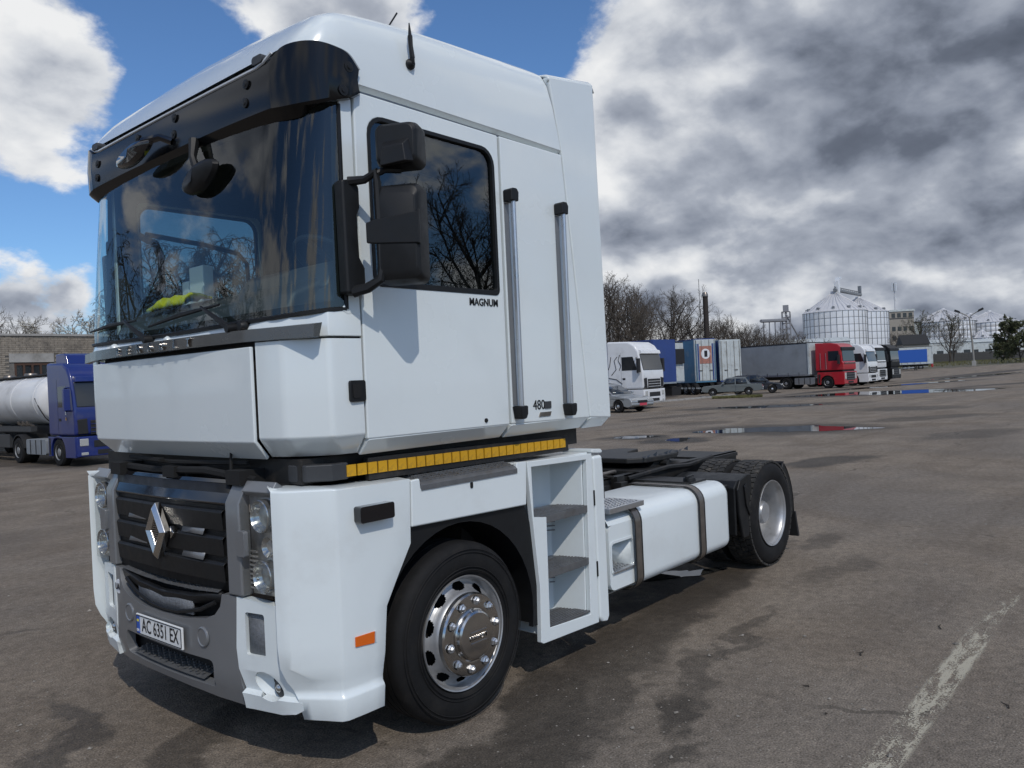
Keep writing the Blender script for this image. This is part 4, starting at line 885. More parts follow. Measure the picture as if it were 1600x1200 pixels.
#ENVSTART
# ------------------------------------------------------------------ yard surface
def rise(x, y):
    d = sqrt((x+2)**2+(y+4)**2)
    k = max(0, min(1, (d-95)/165)); return 1.35*k*k*(3-2*k)
def ground():
    st = sorted(set([-900, -500, -250, -120, -60, -30, -15]+[i*4-8 for i in range(40)]+[150+i*20 for i in range(14)]+[450, 600, 900, 1500, 2500]))
    vs = [(x, y, rise(x, y)) for y in st for x in st]; n = len(st)
    me = bpy.data.meshes.new('ground'); me.from_pydata(vs, [], [(j*n+i, j*n+i+1, (j+1)*n+i+1, (j+1)*n+i) for j in range(n-1) for i in range(n-1)])
    me.polygons.foreach_set('use_smooth', [True]*len(me.polygons))
    m = bpy.data.materials.new('worn_asphalt'); m.use_nodes = True; t = NT(m.node_tree); b = m.node_tree.nodes['Principled BSDF']; L = m.node_tree.links
    P = t.n('ShaderNodeNewGeometry').outputs['Position']
    sx = t.n('ShaderNodeSeparateXYZ', {0: P})
    big = t.noise(P, .16, 6, .6, .6); mid = t.noise(P, .9, 6, .62, .4); fine = t.noise(P, 14, 5, .65); grit = t.noise(P, 95, 3, .6); grit2 = t.noise(P, 260, 2, .6)
    # tyre-swept streaks running along the yard
    q = t.vm('MULTIPLY', P, (.18, 1.1, 1)); streak = t.noise(q, .9, 6, .6, .5)
    c = t.mix(t.step(mid, .32, .68), (.165, .133, .101, 1), (.240, .198, .153, 1))
    c = t.mix(t.math('MULTIPLY', t.step(big, .42, .66), .65), c, (.182, .161, .138, 1))
    c = t.mix(t.math('MULTIPLY', t.step(streak, .50, .70), .45), c, (.125, .102, .079, 1))
    c = t.mix(t.math('MULTIPLY', t.step(streak, .50, .30), .35), c, (.30, .255, .20, 1))
    gv = t.n('ShaderNodeMapRange', {0: grit, 1: .32, 2: .68, 3: .50, 4: 1.5}).outputs[0]
    fv = t.n('ShaderNodeMapRange', {0: fine, 1: .3, 2: .7, 3: .74, 4: 1.26}).outputs[0]
    g2 = t.n('ShaderNodeMapRange', {0: grit2, 1: .3, 2: .7, 3: .7, 4: 1.3}).outputs[0]
    sc = t.scale(c, t.math('MULTIPLY', t.math('MULTIPLY', gv, fv), g2))
    # pale chips and dark specks
    vo = t.n('ShaderNodeTexVoronoi', {'Vector': P, 'Scale': 34.0, 'Randomness': 1.0}); spk = t.math('LESS_THAN', vo.outputs['Distance'], .16)
    rnd = t.n('ShaderNodeSeparateColor', {0: vo.outputs['Color']}).outputs[0]
    sc = t.mix(t.math('MULTIPLY', t.math('MULTIPLY', spk, t.math('GREATER_THAN', rnd, .80)), .7), sc, (.42, .39, .34, 1))
    sc = t.mix(t.math('MULTIPLY', t.math('MULTIPLY', spk, t.math('LESS_THAN', rnd, .25)), .7), sc, (.045, .04, .035, 1))
    # damp and oily stains
    wx = t.math('ADD', sx.outputs[0], t.math('MULTIPLY', t.math('SUBTRACT', t.noise(P, .8, 5, .6), .5), 1.6)); wy = t.math('ADD', sx.outputs[1], t.math('MULTIPLY', t.math('SUBTRACT', t.noise(t.vm('ADD', P, (9, 4, 2)), .8, 5, .6), .5), 1.6))
    wet = None
    for (cx, cy, rx, ry, ang, w) in STAINS:
        dx = t.math('SUBTRACT', wx, cx); dy = t.math('SUBTRACT', wy, cy); ca, sa = cos(ang), sin(ang)
        u = t.math('DIVIDE', t.math('ADD', t.math('MULTIPLY', dx, ca), t.math('MULTIPLY', dy, sa)), rx); v = t.math('DIVIDE', t.math('SUBTRACT', t.math('MULTIPLY', dy, ca), t.math('MULTIPLY', dx, sa)), ry)
        r2 = t.math('ADD', t.math('MULTIPLY', u, u), t.math('MULTIPLY', v, v)); e = t.math('MULTIPLY', t.step(r2, 1.15, .35), w)
        wet = e if wet is None else t.math('MAXIMUM', wet, e)
    dk = t.scale(sc, .22)
    sc = t.mix(wet, sc, dk)
    # hairline cracks
    vc = t.n('ShaderNodeTexVoronoi', {'Vector': t.vm('ADD', P, t.n('ShaderNodeTexNoise', {'Vector': P, 'Scale': 1.2, 'Detail': 5.0}).outputs[1]), 'Scale': .20}, feature='DISTANCE_TO_EDGE')
    crack = t.math('MULTIPLY', t.math('LESS_THAN', vc.outputs[0], .005), t.step(mid, .50, .58))
    sc = t.mix(t.math('MULTIPLY', crack, .45), sc, (.04, .036, .03, 1))
    L.new(sc, b.inputs['Base Color'])
    ro = t.mix(wet, (.92, .92, .92, 1), (.55, .55, .55, 1)); L.new(ro, b.inputs['Roughness']); b.inputs['Specular IOR Level'].default_value = .25
    hgt = t.math('ADD', t.math('MULTIPLY', grit, .6), t.math('ADD', t.math('MULTIPLY', fine, .9), t.math('MULTIPLY', grit2, .25)))
    hgt = t.math('SUBTRACT', hgt, t.math('MULTIPLY', crack, 1.0))
    bp = t.n('ShaderNodeBump', {'Height': hgt, 'Strength': .8, 'Distance': .02}); L.new(bp.outputs[0], b.inputs['Normal'])
    me.materials.append(m); o = link('ground', me); tag(o, 'worn brown grey asphalt yard with damp stains and grit', kind='structure')
STAINS = [(1.6, -1.45, .8, .30, .3, .8), (2.9, -1.3, 1.2, .45, .25, .75), (4.2, -.9, 1.1, .5, .1, .8), (.9, -1.75, .9, .35, .25, .7), (2.2, -1.55, 1.0, .3, .2, .6), (5.6, -1.75, .7, .2, .1, .4), (1.9, -2.15, .35, .14, .3, .75), (1.5, -2.45, .28, .12, .0, .6), (2.4, -2.0, .5, .12, .3, .5), (3.2, -2.0, .9, .09, -.05, .55),
          (.2, -.2, .9, .22, .9, .6), (-.35, .55, .9, .16, 1.2, .6), (.3, -1.9, .8, .35, .2, .5), (6.6, -1.0, .6, .18, 0, .5), (13.9, 1.2, 1.5, .6, -.3, .8), (21.9, 5.3, 3.3, 2.5, -1.2, .8), (18.4, 8.4, 1.1, 1.1, -.2, .9), (17.7, 6.7, 1.2, 1.1, -.2, .9), (33, 4.5, 2.6, 2.0, -.9, .6), (24.5, 9.5, 1.6, 1.2, -.9, .5),
          (36.5, 12, 5.5, 2.2, -.9, .8), (52, 11, 9, 4.5, -.85, .85), (28.5, 12.8, 3.4, .8, -.3, .6), (27, 2.4, 3, 1., -.5, .6), (60, 16.5, 10, 1.2, -.1, .9), (70, 14, 14, 1.4, -.3, .9), (90, 14, 18, 1.5, -.2, .9), (66, 5, 10, 1.3, -.4, .8), (110, 16, 25, 2.2, -.1, .9), (90, 24, 14, 2, 0, .9), (20.5, 0, 2.6, .8, -.3, .45),
          (7.2, 23, 1.2, 4.5, 0, .7), (2, 15, 2.6, .8, .4, .5), (11, 12, 2.6, .6, -.2, .5)]
ground()
# puddles: still water lying in the dips
WATER = principled('still_water', (.03, .03, .028), .015, spec=.6)
def puddle(cx, cy, rx, ry, ang, sd, label):
    rn = random.Random(sd); ph = [rn.uniform(0, 6.3) for _ in range(6)]; pts = []
    for k in range(72):
        a = 2*pi*k/72; r = 1+.20*sin(2*a+ph[0])+.13*sin(3*a+ph[1])+.09*sin(5*a+ph[2])+.07*sin(9*a+ph[3])+.05*sin(14*a+ph[4])
        x, y = rx*r*cos(a), ry*r*sin(a); X = cx+x*cos(ang)-y*sin(ang); Y = cy+x*sin(ang)+y*cos(ang); pts.append((X, Y, rise(X, Y)+.005))
    mb = MB(); mb.add([(cx, cy, rise(cx, cy)+.005)]+pts, [(0, 1+k, 1+(k+1) % 72) for k in range(72)])
    tag(mb.obj('puddle', WATER), label, kind='structure')
puddle(21.8, 5.25, 2.0, 1.35, -1.2, 3, 'long shallow puddle reflecting the red truck')
puddle(52.2, 10.4, 5.7, 3.0, -.87, 5, 'widest puddle in front of the parked trucks')
puddle(36.2, 11.8, 2.0, 1.3, -1.15, 8, 'thin puddle short of the parked cars')
puddle(18.5, 8.5, .55, .55, -1.1, 4, 'small round puddle behind the fifth wheel')
puddle(17.9, 6.7, .35, .5, -1.1, 6, 'small puddle with a dark rim')
puddle(4.55, -.62, .42, .13, -.5, 9, 'puddle under the fuel tank')
puddle(64, 15.2, 3.5, .8, -.1, 10, 'puddle beside the red truck'); puddle(74, 13.5, 6, .8, -.2, 11, 'puddle in front of the black truck'); puddle(100, 14, 12, 1.2, -.15, 12, 'far strip of standing water')
# faded line of road paint
def paint_line():
    m = bpy.data.materials.new('faded_paint'); m.use_nodes = True; t = NT(m.node_tree); b = m.node_tree.nodes['Principled BSDF']; L = m.node_tree.links
    P = t.n('ShaderNodeNewGeometry').outputs['Position']; uv = t.n('ShaderNodeTexCoord').outputs['Object']; sx = t.n('ShaderNodeSeparateXYZ', {0: uv})
    n1 = t.noise(t.vm('MULTIPLY', P, (.45, 2.2, 1)), 8, 8, .74, .3); n2 = t.noise(P, 1.1, 4, .6); n3 = t.noise(P, 120, 2, .6)
    ed = t.step(t.math('ABSOLUTE', sx.outputs[1]), .105, .03)
    v = t.math('ADD', t.math('ADD', n1, t.math('MULTIPLY', t.math('SUBTRACT', n2, .5), .40)), t.math('MULTIPLY', t.math('SUBTRACT', n3, .5), .60))
    xx = t.math('ABSOLUTE', t.math('SUBTRACT', sx.outputs[0], 2.9)); lim = t.math('ADD', .505, t.math('MULTIPLY', t.step(xx, .9, 3.0), .16)); a = t.math('MULTIPLY', t.step(t.math('SUBTRACT', v, lim), -.03, .05), t.step(ed, .0, .6)); a = t.math('MULTIPLY', a, .66)
    b.inputs['Base Color'].default_value = (.56, .52, .41, 1); b.inputs['Roughness'].default_value = .85
    tr = t.n('ShaderNodeBsdfTransparent'); mx = t.n('ShaderNodeMixShader', {0: a, 1: tr.outputs[0], 2: b.outputs[0]}); out = [n for n in t.t.nodes if n.type == 'OUTPUT_MATERIAL'][0]; L.new(mx.outputs[0], out.inputs[0])
    o = MB().loft([[(x, y, 0) for x in (-1, 6.5)] for y in (-.14, .14)]).obj('painted_line', m); o.location = (0, -3.14, .004)
    tag(o, 'flaking cream paint line on the asphalt at lower right', kind='structure')
paint_line()
# loose grit, twigs and flakes close to the camera
def grit():
    rn = random.Random(11); mb = MB()
    ST = principled('loose_stone', (.24, .22, .19), .9, var=.5, vscale=3)
    for _ in range(2600):
        d = rn.uniform(3.4, 13)**1.0; px = rn.uniform(-50, 1650); p = at(px, d); x, y = p.x, p.y
        if -0.1 < x < 6.3 and abs(y) < 1.25: continue
        r = rn.uniform(.0025, .008)*(1+(rn.random() < .06)*1.4); k = [rn.uniform(.6, 1.3) for _ in range(6)]
        mb.add([(x+r*k[0], y, r*.3), (x, y+r*k[1], r*.3), (x-r*k[2], y, r*.3), (x, y-r*k[3], r*.3), (x, y, r*k[4])], [(0, 1, 4), (1, 2, 4), (2, 3, 4), (3, 0, 4)])
    o = mb.obj('loose_grit', ST, weld=False); tag(o, 'scattered small stones on the asphalt', kind='stuff')
    TWL = ['short curved twig on the asphalt between the truck step and the paint line', 'thin twig lying left of the lower end of the paint line', 'longest twig lying right of the paint line near the lower edge', 'straight twig beside the upper end of the paint line',
           'small twig between the fuel tank and the paint line', 'tiny dark chip of wood in front of the bumper', 'forked twig right of the middle of the paint line', 'tiny twig left of the middle of the paint line']
    TW = principled('dry_twig', (.035, .028, .022), .9)
    for i, (x, y, l, a) in enumerate(((2.62, -2.55, .05, 1.3), (1.55, -3.02, .09, .2), (1.9, -3.6, .14, -.3), (4.1, -2.9, .12, .2), (3.3, -2.62, .1, .1), (-.15, -1.0, .03, .5), (2.9, -3.5, .09, .6), (2.3, -2.75, .035, .4))):
        pts = [(x+l*k*cos(a)+.006*sin(k*9+i), y+l*k*sin(a)+.008*cos(k*7+i), .006+.004*sin(k*5)) for k in (0, .3, .6, 1)]
        mb = MB().tube(pts, [.004, .004, .003, .0015], 5)
        if i % 2 == 0: mb.tube([pts[1], (pts[1][0]-.02, pts[1][1]+.02, .012)], [.003, .001], 4)
        tag(mb.obj('twig', TW), TWL[i], 'twig', 'twigs on the asphalt')
grit()

# ------------------------------------------------------------------ parked vehicles further off
def paint(name, col, rough=.3): return principled(name, col, rough, coat=.4, var=.05, vscale=1.5, dirt=(.16, .14, .12), dscale=1.2, damt=.25)
BG_GLASS = principled('dark_glazing', (.02, .024, .028), .04, coat=.5)
P_WHITE, P_RED, P_BLUE, P_BLACK = paint('white_lacquer', (.72, .73, .74)), paint('red_lacquer', (.42, .012, .022)), paint('blue_lacquer', (.010, .024, .15)), principled('black_lacquer', (.005, .005, .0055), .45, spec=.25)
P_SILVER = principled('silver_lacquer', (.42, .44, .45), .3, metal=.6, coat=.5)
P_GRN, P_NAVY = paint('grey_green_lacquer', (.11, .125, .125), .35), paint('navy_lacquer', (.012, .015, .024), .25)
TARP_G, TARP_B, TARP_B2 = principled('grey_tarpaulin', (.22, .24, .26), .6, var=.12, vscale=.8, dirt=(.12, .12, .12), dscale=.6, damt=.5), principled('blue_tarpaulin', (.025, .055, .20), .55, var=.15, vscale=.9, dirt=(.06, .08, .14), dscale=.7, damt=.5), principled('faded_blue_tarpaulin', (.06, .18, .30), .6, var=.2, vscale=.7, dirt=(.25, .3, .33), dscale=1.1, damt=.5)
BG_BLK = principled('dull_black', (.014, .014, .015), .65, var=.2)
BG_WHEEL = principled('dusty_rim', (.28, .28, .28), .45, metal=.5)
BG_LAMP = principled('far_lamp', (.6, .6, .58), .2, metal=.5)
BG_RED = principled('red_marker', (.45, .02, .03), .4)
DOORW = principled('weathered_white', (.48, .52, .52), .6, var=.12, vscale=1.2, dirt=(.22, .2, .17), dscale=1.5, damt=.6)
def bgwheel(parent, x, y, r, w, side, name='wheel', rim=None):
    """side: +1 outer face towards +y"""
    o = MB().lathe([(0, .0), (r*.55, -.01), (r*.60, .015), (r*.66, .02), (r*.9, .015), (r, -.04), (r, -w+.04), (r*.9, -w), (0, -w)], (0, 0, 0), 'y', 24)
    if side < 0: o.v = [(a, -b, c) for a, b, c in o.v]
    t_ = o.obj(name, RUBBER, parent); t_.location = (x, y, r)
    q = MB().lathe([(r*.57, .018), (r*.50, -.03), (r*.32, -.045), (r*.28, .0), (r*.12, .02), (0, .02)], (0, 0, 0), 'y', 20)
    if side < 0: q.v = [(a, -b, c) for a, b, c in q.v]
    q.obj('rim', rim or BG_WHEEL, t_); return t_
def bg_truck(name, label, loc, heading, mt, style, accents=None, group=None, roof_box=False, bumper=None):
    """cab-over tractor: local +x is forward, origin on the ground below the middle of the nose"""
    t = thing(name, label, 'truck', loc, heading, group); bw = 1.23; bumper = bumper or mt
    tall = style == 'tall'
    if tall:
        prof = [(-.02, 1.50), (.0, 1.58), (.0, 2.12), (-.07, 2.2), (-.14, 3.12), (-.12, 3.2), (-.14, 3.38), (-.45, 3.66), (-1.0, 3.78), (-2.35, 3.82), (-2.35, 1.5)]
        ws = [(-.055, 2.2), (-.135, 3.12)]; wz = (2.28, 3.1)
    else:
        prof = [(-.02, 1.10), (.03, 1.25), (.01, 2.05), (-.20, 3.0), (-.26, 3.2), (-.46, 3.48), (-.8, 3.68), (-2.15, 3.74), (-2.15, 1.10)]
        ws = [(-.0, 2.10), (-.185, 2.98)]; wz = (2.12, 2.86)
    MB().prism(prof, 'y', -bw, bw).obj('cab', mt, t, bevel=.09, seg=3)
    d = .012
    MB().prism([(ws[0][0]+d+.015, ws[0][1]), (ws[1][0]+d+.015, ws[1][1]), (ws[1][0]-.25, ws[1][1]), (ws[0][0]-.25, ws[0][1])], 'y', -bw+.11, bw-.11).obj('windscreen', BG_GLASS, t, bevel=.03)
    if not tall: MB().prism([(-.18, 2.98), (-.05, 3.0), (-.10, 3.18), (-.4, 3.28)], 'y', -1.1, 1.1).obj('sun_visor', BG_BLK if style == 'dark' else mt, t, bevel=.02)
    else: MB().prism([(-.02, 3.10), (-.02, 3.36), (-.2, 3.42), (-.2, 3.12)], 'y', -1.24, 1.24).obj('sun_visor', BG_BLK, t, bevel=.05)
    for s in (-1, 1):
        MB().prism([(-.30, wz[0]), (-.34 if tall else -.55, wz[1]), (-1.25, wz[1]), (-1.25, wz[0])], 'y', s*(bw-.05), s*(bw+.008)).obj('side_window', BG_GLASS, t, bevel=.004)
        m_ = MB().box(-.36 if tall else -.20, -.20 if tall else -.05, min(s*1.30, s*1.52), max(s*1.30, s*1.52), 2.0, 2.75)
        m_.tube([(-.35, s*1.2, 2.8), (-.25, s*1.42, 2.78)], .03, 6).tube([(-.3, s*1.2, 1.98), (-.2, s*1.42, 1.98)], .03, 6); m_.obj('side_mirror', BG_BLK if mt != P_BLUE else mt, t, bevel=.03)
        MB().box(-1.30, -1.292, min(s*bw, s*(bw+.004)), max(s*bw, s*(bw+.004)), 1.55 if tall else 1.2, 3.1).obj('door_gap', BG_BLK, t)
        if tall:
            for x in (-1.42, -1.9): MB().tube([(x, s*1.27, 1.62), (x, s*1.27, 2.95)], .02, 6).obj('grab_rail', ALU, t)
        else: MB().box(-1.22, -1.05, min(s*bw, s*(bw+.012)), max(s*bw, s*(bw+.012)), 1.62, 1.72).obj('handle', BG_BLK, t)
        # lower body with wheel arch
        arch = arc(-1.38, .5, .60, radians(8), radians(172), 10)
        MB().prism([(.0, .32), (.05, .5), (.03, 1.36 if tall else 1.06), (-2.2, 1.36 if tall else 1.06), (-2.2, .35), (-1.98, .35)]+arch[::-1]+[(-.78, .32)], 'y', s*1.245, s*1.1).obj('lower_body', bumper, t, bevel=.03)
        MB().prism([(-2.16, .42), (-2.0, .42), (-1.95, 1.2), (-2.16, 1.2)] if tall else [(-2.14, .4), (-1.99, .4), (-1.99, 1.0), (-2.14, 1.0)], 'y', s*1.248, s*1.2).obj('step', BG_BLK, t)
        bgwheel(t, -1.38, s*1.22, .5, .3, s); bgwheel(t, -5.1, s*1.22, .5, .62, s)
        MB().box(.02, .075, min(s*.80, s*1.1), max(s*.80, s*1.1), .72, .98 if not tall else 1.25).obj('headlight', BG_LAMP, t, bevel=.02)
        MB().prism(rrect(-4.3, -2.5, .38, .95, .09, 4), 'y', s*1.22, s*.6).obj('fuel_tank', ALU if mt != P_BLUE else TARP_G, t, bevel=.02)
        for x in (-2.9, -3.4, -3.9): MB().box(x-.03, x+.03, min(s*1.222, s*1.232), max(s*1.222, s*1.232), .40, .93).obj('tank_strap', BG_BLK, t)
        MB().prism(arc(-5.1, .5, .62, radians(10), radians(170), 10)+arc(-5.1, .5, .58, radians(170), radians(10), 10), 'y', s*1.22, s*.6).obj('mudguard', BG_BLK, t)
    MB().box(-.06, .055, -1.2, 1.2, .34, 1.36 if tall else 1.06).obj('bumper', bumper, t, bevel=.04)
    MB().box(.03, .068, -.78, .78, .62, 1.30).obj('grille', BG_BLK, t, bevel=.02) if tall else MB().box(.02, .062, -.70, .70, 1.12, 1.62).obj('grille', BG_BLK, t, bevel=.05)
    for k in range(3): MB().box(.06, .085, -.70, .70, .72+k*.2 if tall else 1.2+k*.14, .75+k*.2 if tall else 1.22+k*.14).obj('grille_bar', bumper if not tall else GREYP, t)
    MB().box(.05, .07, -.5, .5, .40, .56).obj('lower_grille', BG_BLK, t, bevel=.02)
    if not tall:
        MB().box(.05, .072, -.62, .62, .66, .90).obj('bumper_grille', BG_BLK, t, bevel=.03)
        for s in (-1, 1):
            MB().prism([(s*.78, 1.14), (s*1.12, 1.14), (s*1.14, 1.66), (s*.80, 1.70)], 'x', -.02, .046).obj('corner_vent', BG_BLK, t, bevel=.03)
            MB().box(.05, .075, min(s*.82, s*1.06), max(s*.82, s*1.06), .40, .50).obj('fog_lamp', BG_LAMP, t, bevel=.02)
            MB().box(-2.0, -1.3, min(s*bw, s*(bw+.006)), max(s*bw, s*(bw+.006)), 1.08, 1.12).obj('body_gap', BG_BLK, t)
    MB().box(-.02, .06, -1.05, 1.05, 2.02, 2.10).obj('wiper_panel', BG_BLK if style == 'dark' else STRIP, t) if tall else None
    MB().box(-6.0, -2.2, -.5, .5, .72, .98).box(-5.4, -4.4, -.45, .45, .98, 1.1).obj('chassis', BG_BLK, t)
    MB().box(-2.1, -.1, -1.1, 1.1, .95, 1.52).obj('engine_housing', BG_BLK, t)
    if tall: MB().box(-2.3, -.2, -1.1, 1.1, 1.36, 1.52).obj('cab_mounts', BG_BLK, t)
    return t
def bg_trailer(name, label, loc, heading, side_mt, front_mt, L=13.6, zb=1.12, zt=3.98, group=None, roof_mt=None, cat='trailer', wheels=True, doors=False, W=1.25):
    """local +x is forward, origin on the ground below the middle of the front wall"""
    t = thing(name, label, cat, loc, heading, group)
    MB().box(-L, -.02, -W+.02, W-.02, zb+.12, zt-.06).obj('cargo_body', side_mt, t)
    MB().box(-L, 0, -W, W, zb, zb+.16).obj('side_rail', ALU if not doors else side_mt, t); MB().box(-L, 0, -W, W, zt-.1, zt).obj('roof', roof_mt or BG_BLK, t)
    for x in (-.08, -L+.08): 
        for s in (-1, 1): MB().box(x-.07, x+.07, s*W-.035, s*W+.035, zb+.1, zt-.05).obj('corner_post', front_mt, t)
    MB().box(-.03, .01, -W+.05, W-.05, zb+.12, zt-.08).obj('front_wall', front_mt, t)
    if doors:
        for s in (-1, 1):
            f = MB().box(.01, .035, min(s*.02, s*(W-.06)), max(s*.02, s*(W-.06)), zb+.16, zt-.12).obj('door', front_mt, t, bevel=.01)
            for yy in (.35, .85): MB().tube([(.06, s*yy, zb+.15), (.06, s*yy, zt-.12)], .02, 6).obj('lock_rod', STEEL, f)
            MB().box(.04, .09, min(s*.3, s*.62), max(s*.3, s*.62), zb+.95, zb+1.02).obj('door_lever', STEEL, f)
    for k in range(1, int(L/1.0)):
        for s in (-1, 1): MB().box(-k*1.0-.02, -k*1.0+.02, min(s*W, s*(W+.012)), max(s*W, s*(W+.012)), zb+.05, zb+.32).obj('strap', BG_BLK, t) if not doors else None
    MB().box(-L+.2, -.6, -.5, .5, zb-.3, zb).obj('chassis', BG_BLK, t)
    if wheels:
        for x in (-L+2.4, -L+3.7, -L+5.0):
            for s in (-1, 1): bgwheel(t, x, s*1.22, .48, .36, s)
        for s in (-1, 1): MB().box(-2.6, -2.45, s*.75-.06, s*.75+.06, .05, zb).obj('landing_leg', BG_BLK, t)
        for s in (-1, 1): MB().box(-L+6.2, -3.0, s*1.2-.02, s*1.2+.02, .5, .62).obj('side_guard', ALU, t)
    return t
GR = 'trucks parked in a row across the yard'
bg_truck('tractor_truck', 'white cab with black line drawing on its side behind the silver car', (36.4, 18.3, 0), radians(-87), P_WHITE, 'low', group=GR)
bg_truck('tractor_truck', 'bright red tractor unit coupled to the long grey trailer', (67.0, 17.6, 0), radians(-96), P_RED, 'tall', group=GR)
bg_trailer('curtain_trailer', 'long grey curtain trailer behind the red tractor unit', (67.25, 20.4, 0), radians(-97.5), TARP_G, DOORW, group='curtain trailers')
bg_truck('tractor_truck', 'white tractor unit with low nose standing next to the red one', (73.2, 17.6, 0), radians(-92), P_WHITE, 'low', group=GR)
bg_truck('tractor_truck', 'tall white tractor unit between the low white one and the black one', (78.5, 18.3, 0), radians(-93), P_WHITE, 'tall', group=GR)
bg_truck('tractor_truck', 'black tractor unit at the right end of the parked row', (84.2, 18.6, 0), radians(-94), P_BLACK, 'tall', group=GR, bumper=P_BLACK)
# thin dark outlines drawn on the side of the first white cab
dr = MB()
for pts in ([(-1.5, 2.9), (-1.7, 2.7), (-1.6, 2.2), (-1.9, 1.9)], [(-1.35, 3.0), (-1.45, 2.7), (-1.3, 2.4), (-1.4, 2.15)], [(-2.1, 1.75), (-1.6, 1.65), (-1.25, 1.4)], [(-2.1, 1.45), (-1.7, 1.4), (-1.3, 1.3)], [(-1.9, 2.9), (-2.0, 2.4), (-2.1, 2.2)]):
    dr.tube([(x, -1.236, z) for x, z in pts], .022, 4)
wt = [o for o in bpy.data.objects if o.get('label', '').startswith('white cab with black')][0]
dr.obj('line_drawing', INK, wt)
# trailers and containers behind the cars
bg_trailer('curtain_trailer', 'dark blue curtain trailer behind the white cab', tuple(at(1040, 58)), radians(-100), TARP_B, TARP_B, roof_mt=TARP_B, L=12, zt=4.35, group='curtain trailers')
c_ = bg_trailer('cold_box', 'narrow white box with a black cooling unit between two blue trailers', tuple(at(1061, 62.5)), radians(-104), DOORW, DOORW, L=4.2, W=.62, zt=4.3, cat='trailer', wheels=False)
MB().box(-4, -.3, -.5, .5, .1, .8).obj('undercarriage', BG_BLK, c_)
MB().box(0.02, .22, -.55, .55, 2.6, 3.75).obj('cooling_unit', BG_BLK, c_, bevel=.04)
b_ = bg_trailer('blue_container', 'faded blue container with a round warning notice on its white door', tuple(at(1104, 66)), radians(-124), TARP_B2, DOORW, L=5.0, zb=1.0, zt=4.62, roof_mt=TARP_B, cat='container', doors=True, W=.92)
MB().box(.04, .06, -.55, .55, 2.55, 4.0).obj('notice', principled('notice_red', (.36, .16, .12), .6, var=.2), b_)
MB().lathe([(0, .07), (.42, .07), (.42, .05)], (0, 0, 3.35), 'x', 24).obj('notice_disc', PAPER, b_); MB().box(.068, .08, -.12, .16, 3.1, 3.62).obj('notice_figure', INK, b_)
for y in (-.84, -.66, .66, .84): MB().box(.03, .07, y-.06, y+.06, 1.2, 4.2).obj('door_stripe', TARP_B2 if abs(y) > .7 else TARP_B, b_)
bg_trailer('dark_blue_container', 'dark blue container with pale closed doors beside the grey trailer', tuple(at(1143, 67.5)), radians(-124), TARP_B, DOORW, L=5.0, zb=.95, zt=4.5, roof_mt=DOORW, cat='container', doors=True, W=.98)
w_ = bg_trailer('curtain_trailer', 'white framed trailer with a bright blue side panel at the far fence', tuple(at(1457, 139, .35)), radians(-65), DOORW, DOORW, L=11, zt=4.2, group='curtain trailers', roof_mt=GREYD)
MB().box(-10.2, -.9, -1.275, -1.262, 1.5, 3.7).obj('side_panel', principled('bright_blue_panel', (.012, .085, .38), .5), w_)
k_ = bg_trailer('dark_trailer', 'dark grey trailer rear end in front of the concrete fence', tuple(at(1449, 150, .4)), radians(-75), BG_BLK, GREYD, L=6, zt=4.2)
tag(MB().box(-.35, .35, -.12, .12, 0, 2.4).box(-.28, .28, -.10, .10, 2.4, 2.6).obj('red_pillar', BG_RED, None, bevel=.05), 'slim red pillar in front of the concrete fence', 'pillar').location = at(1458, 158, .45)
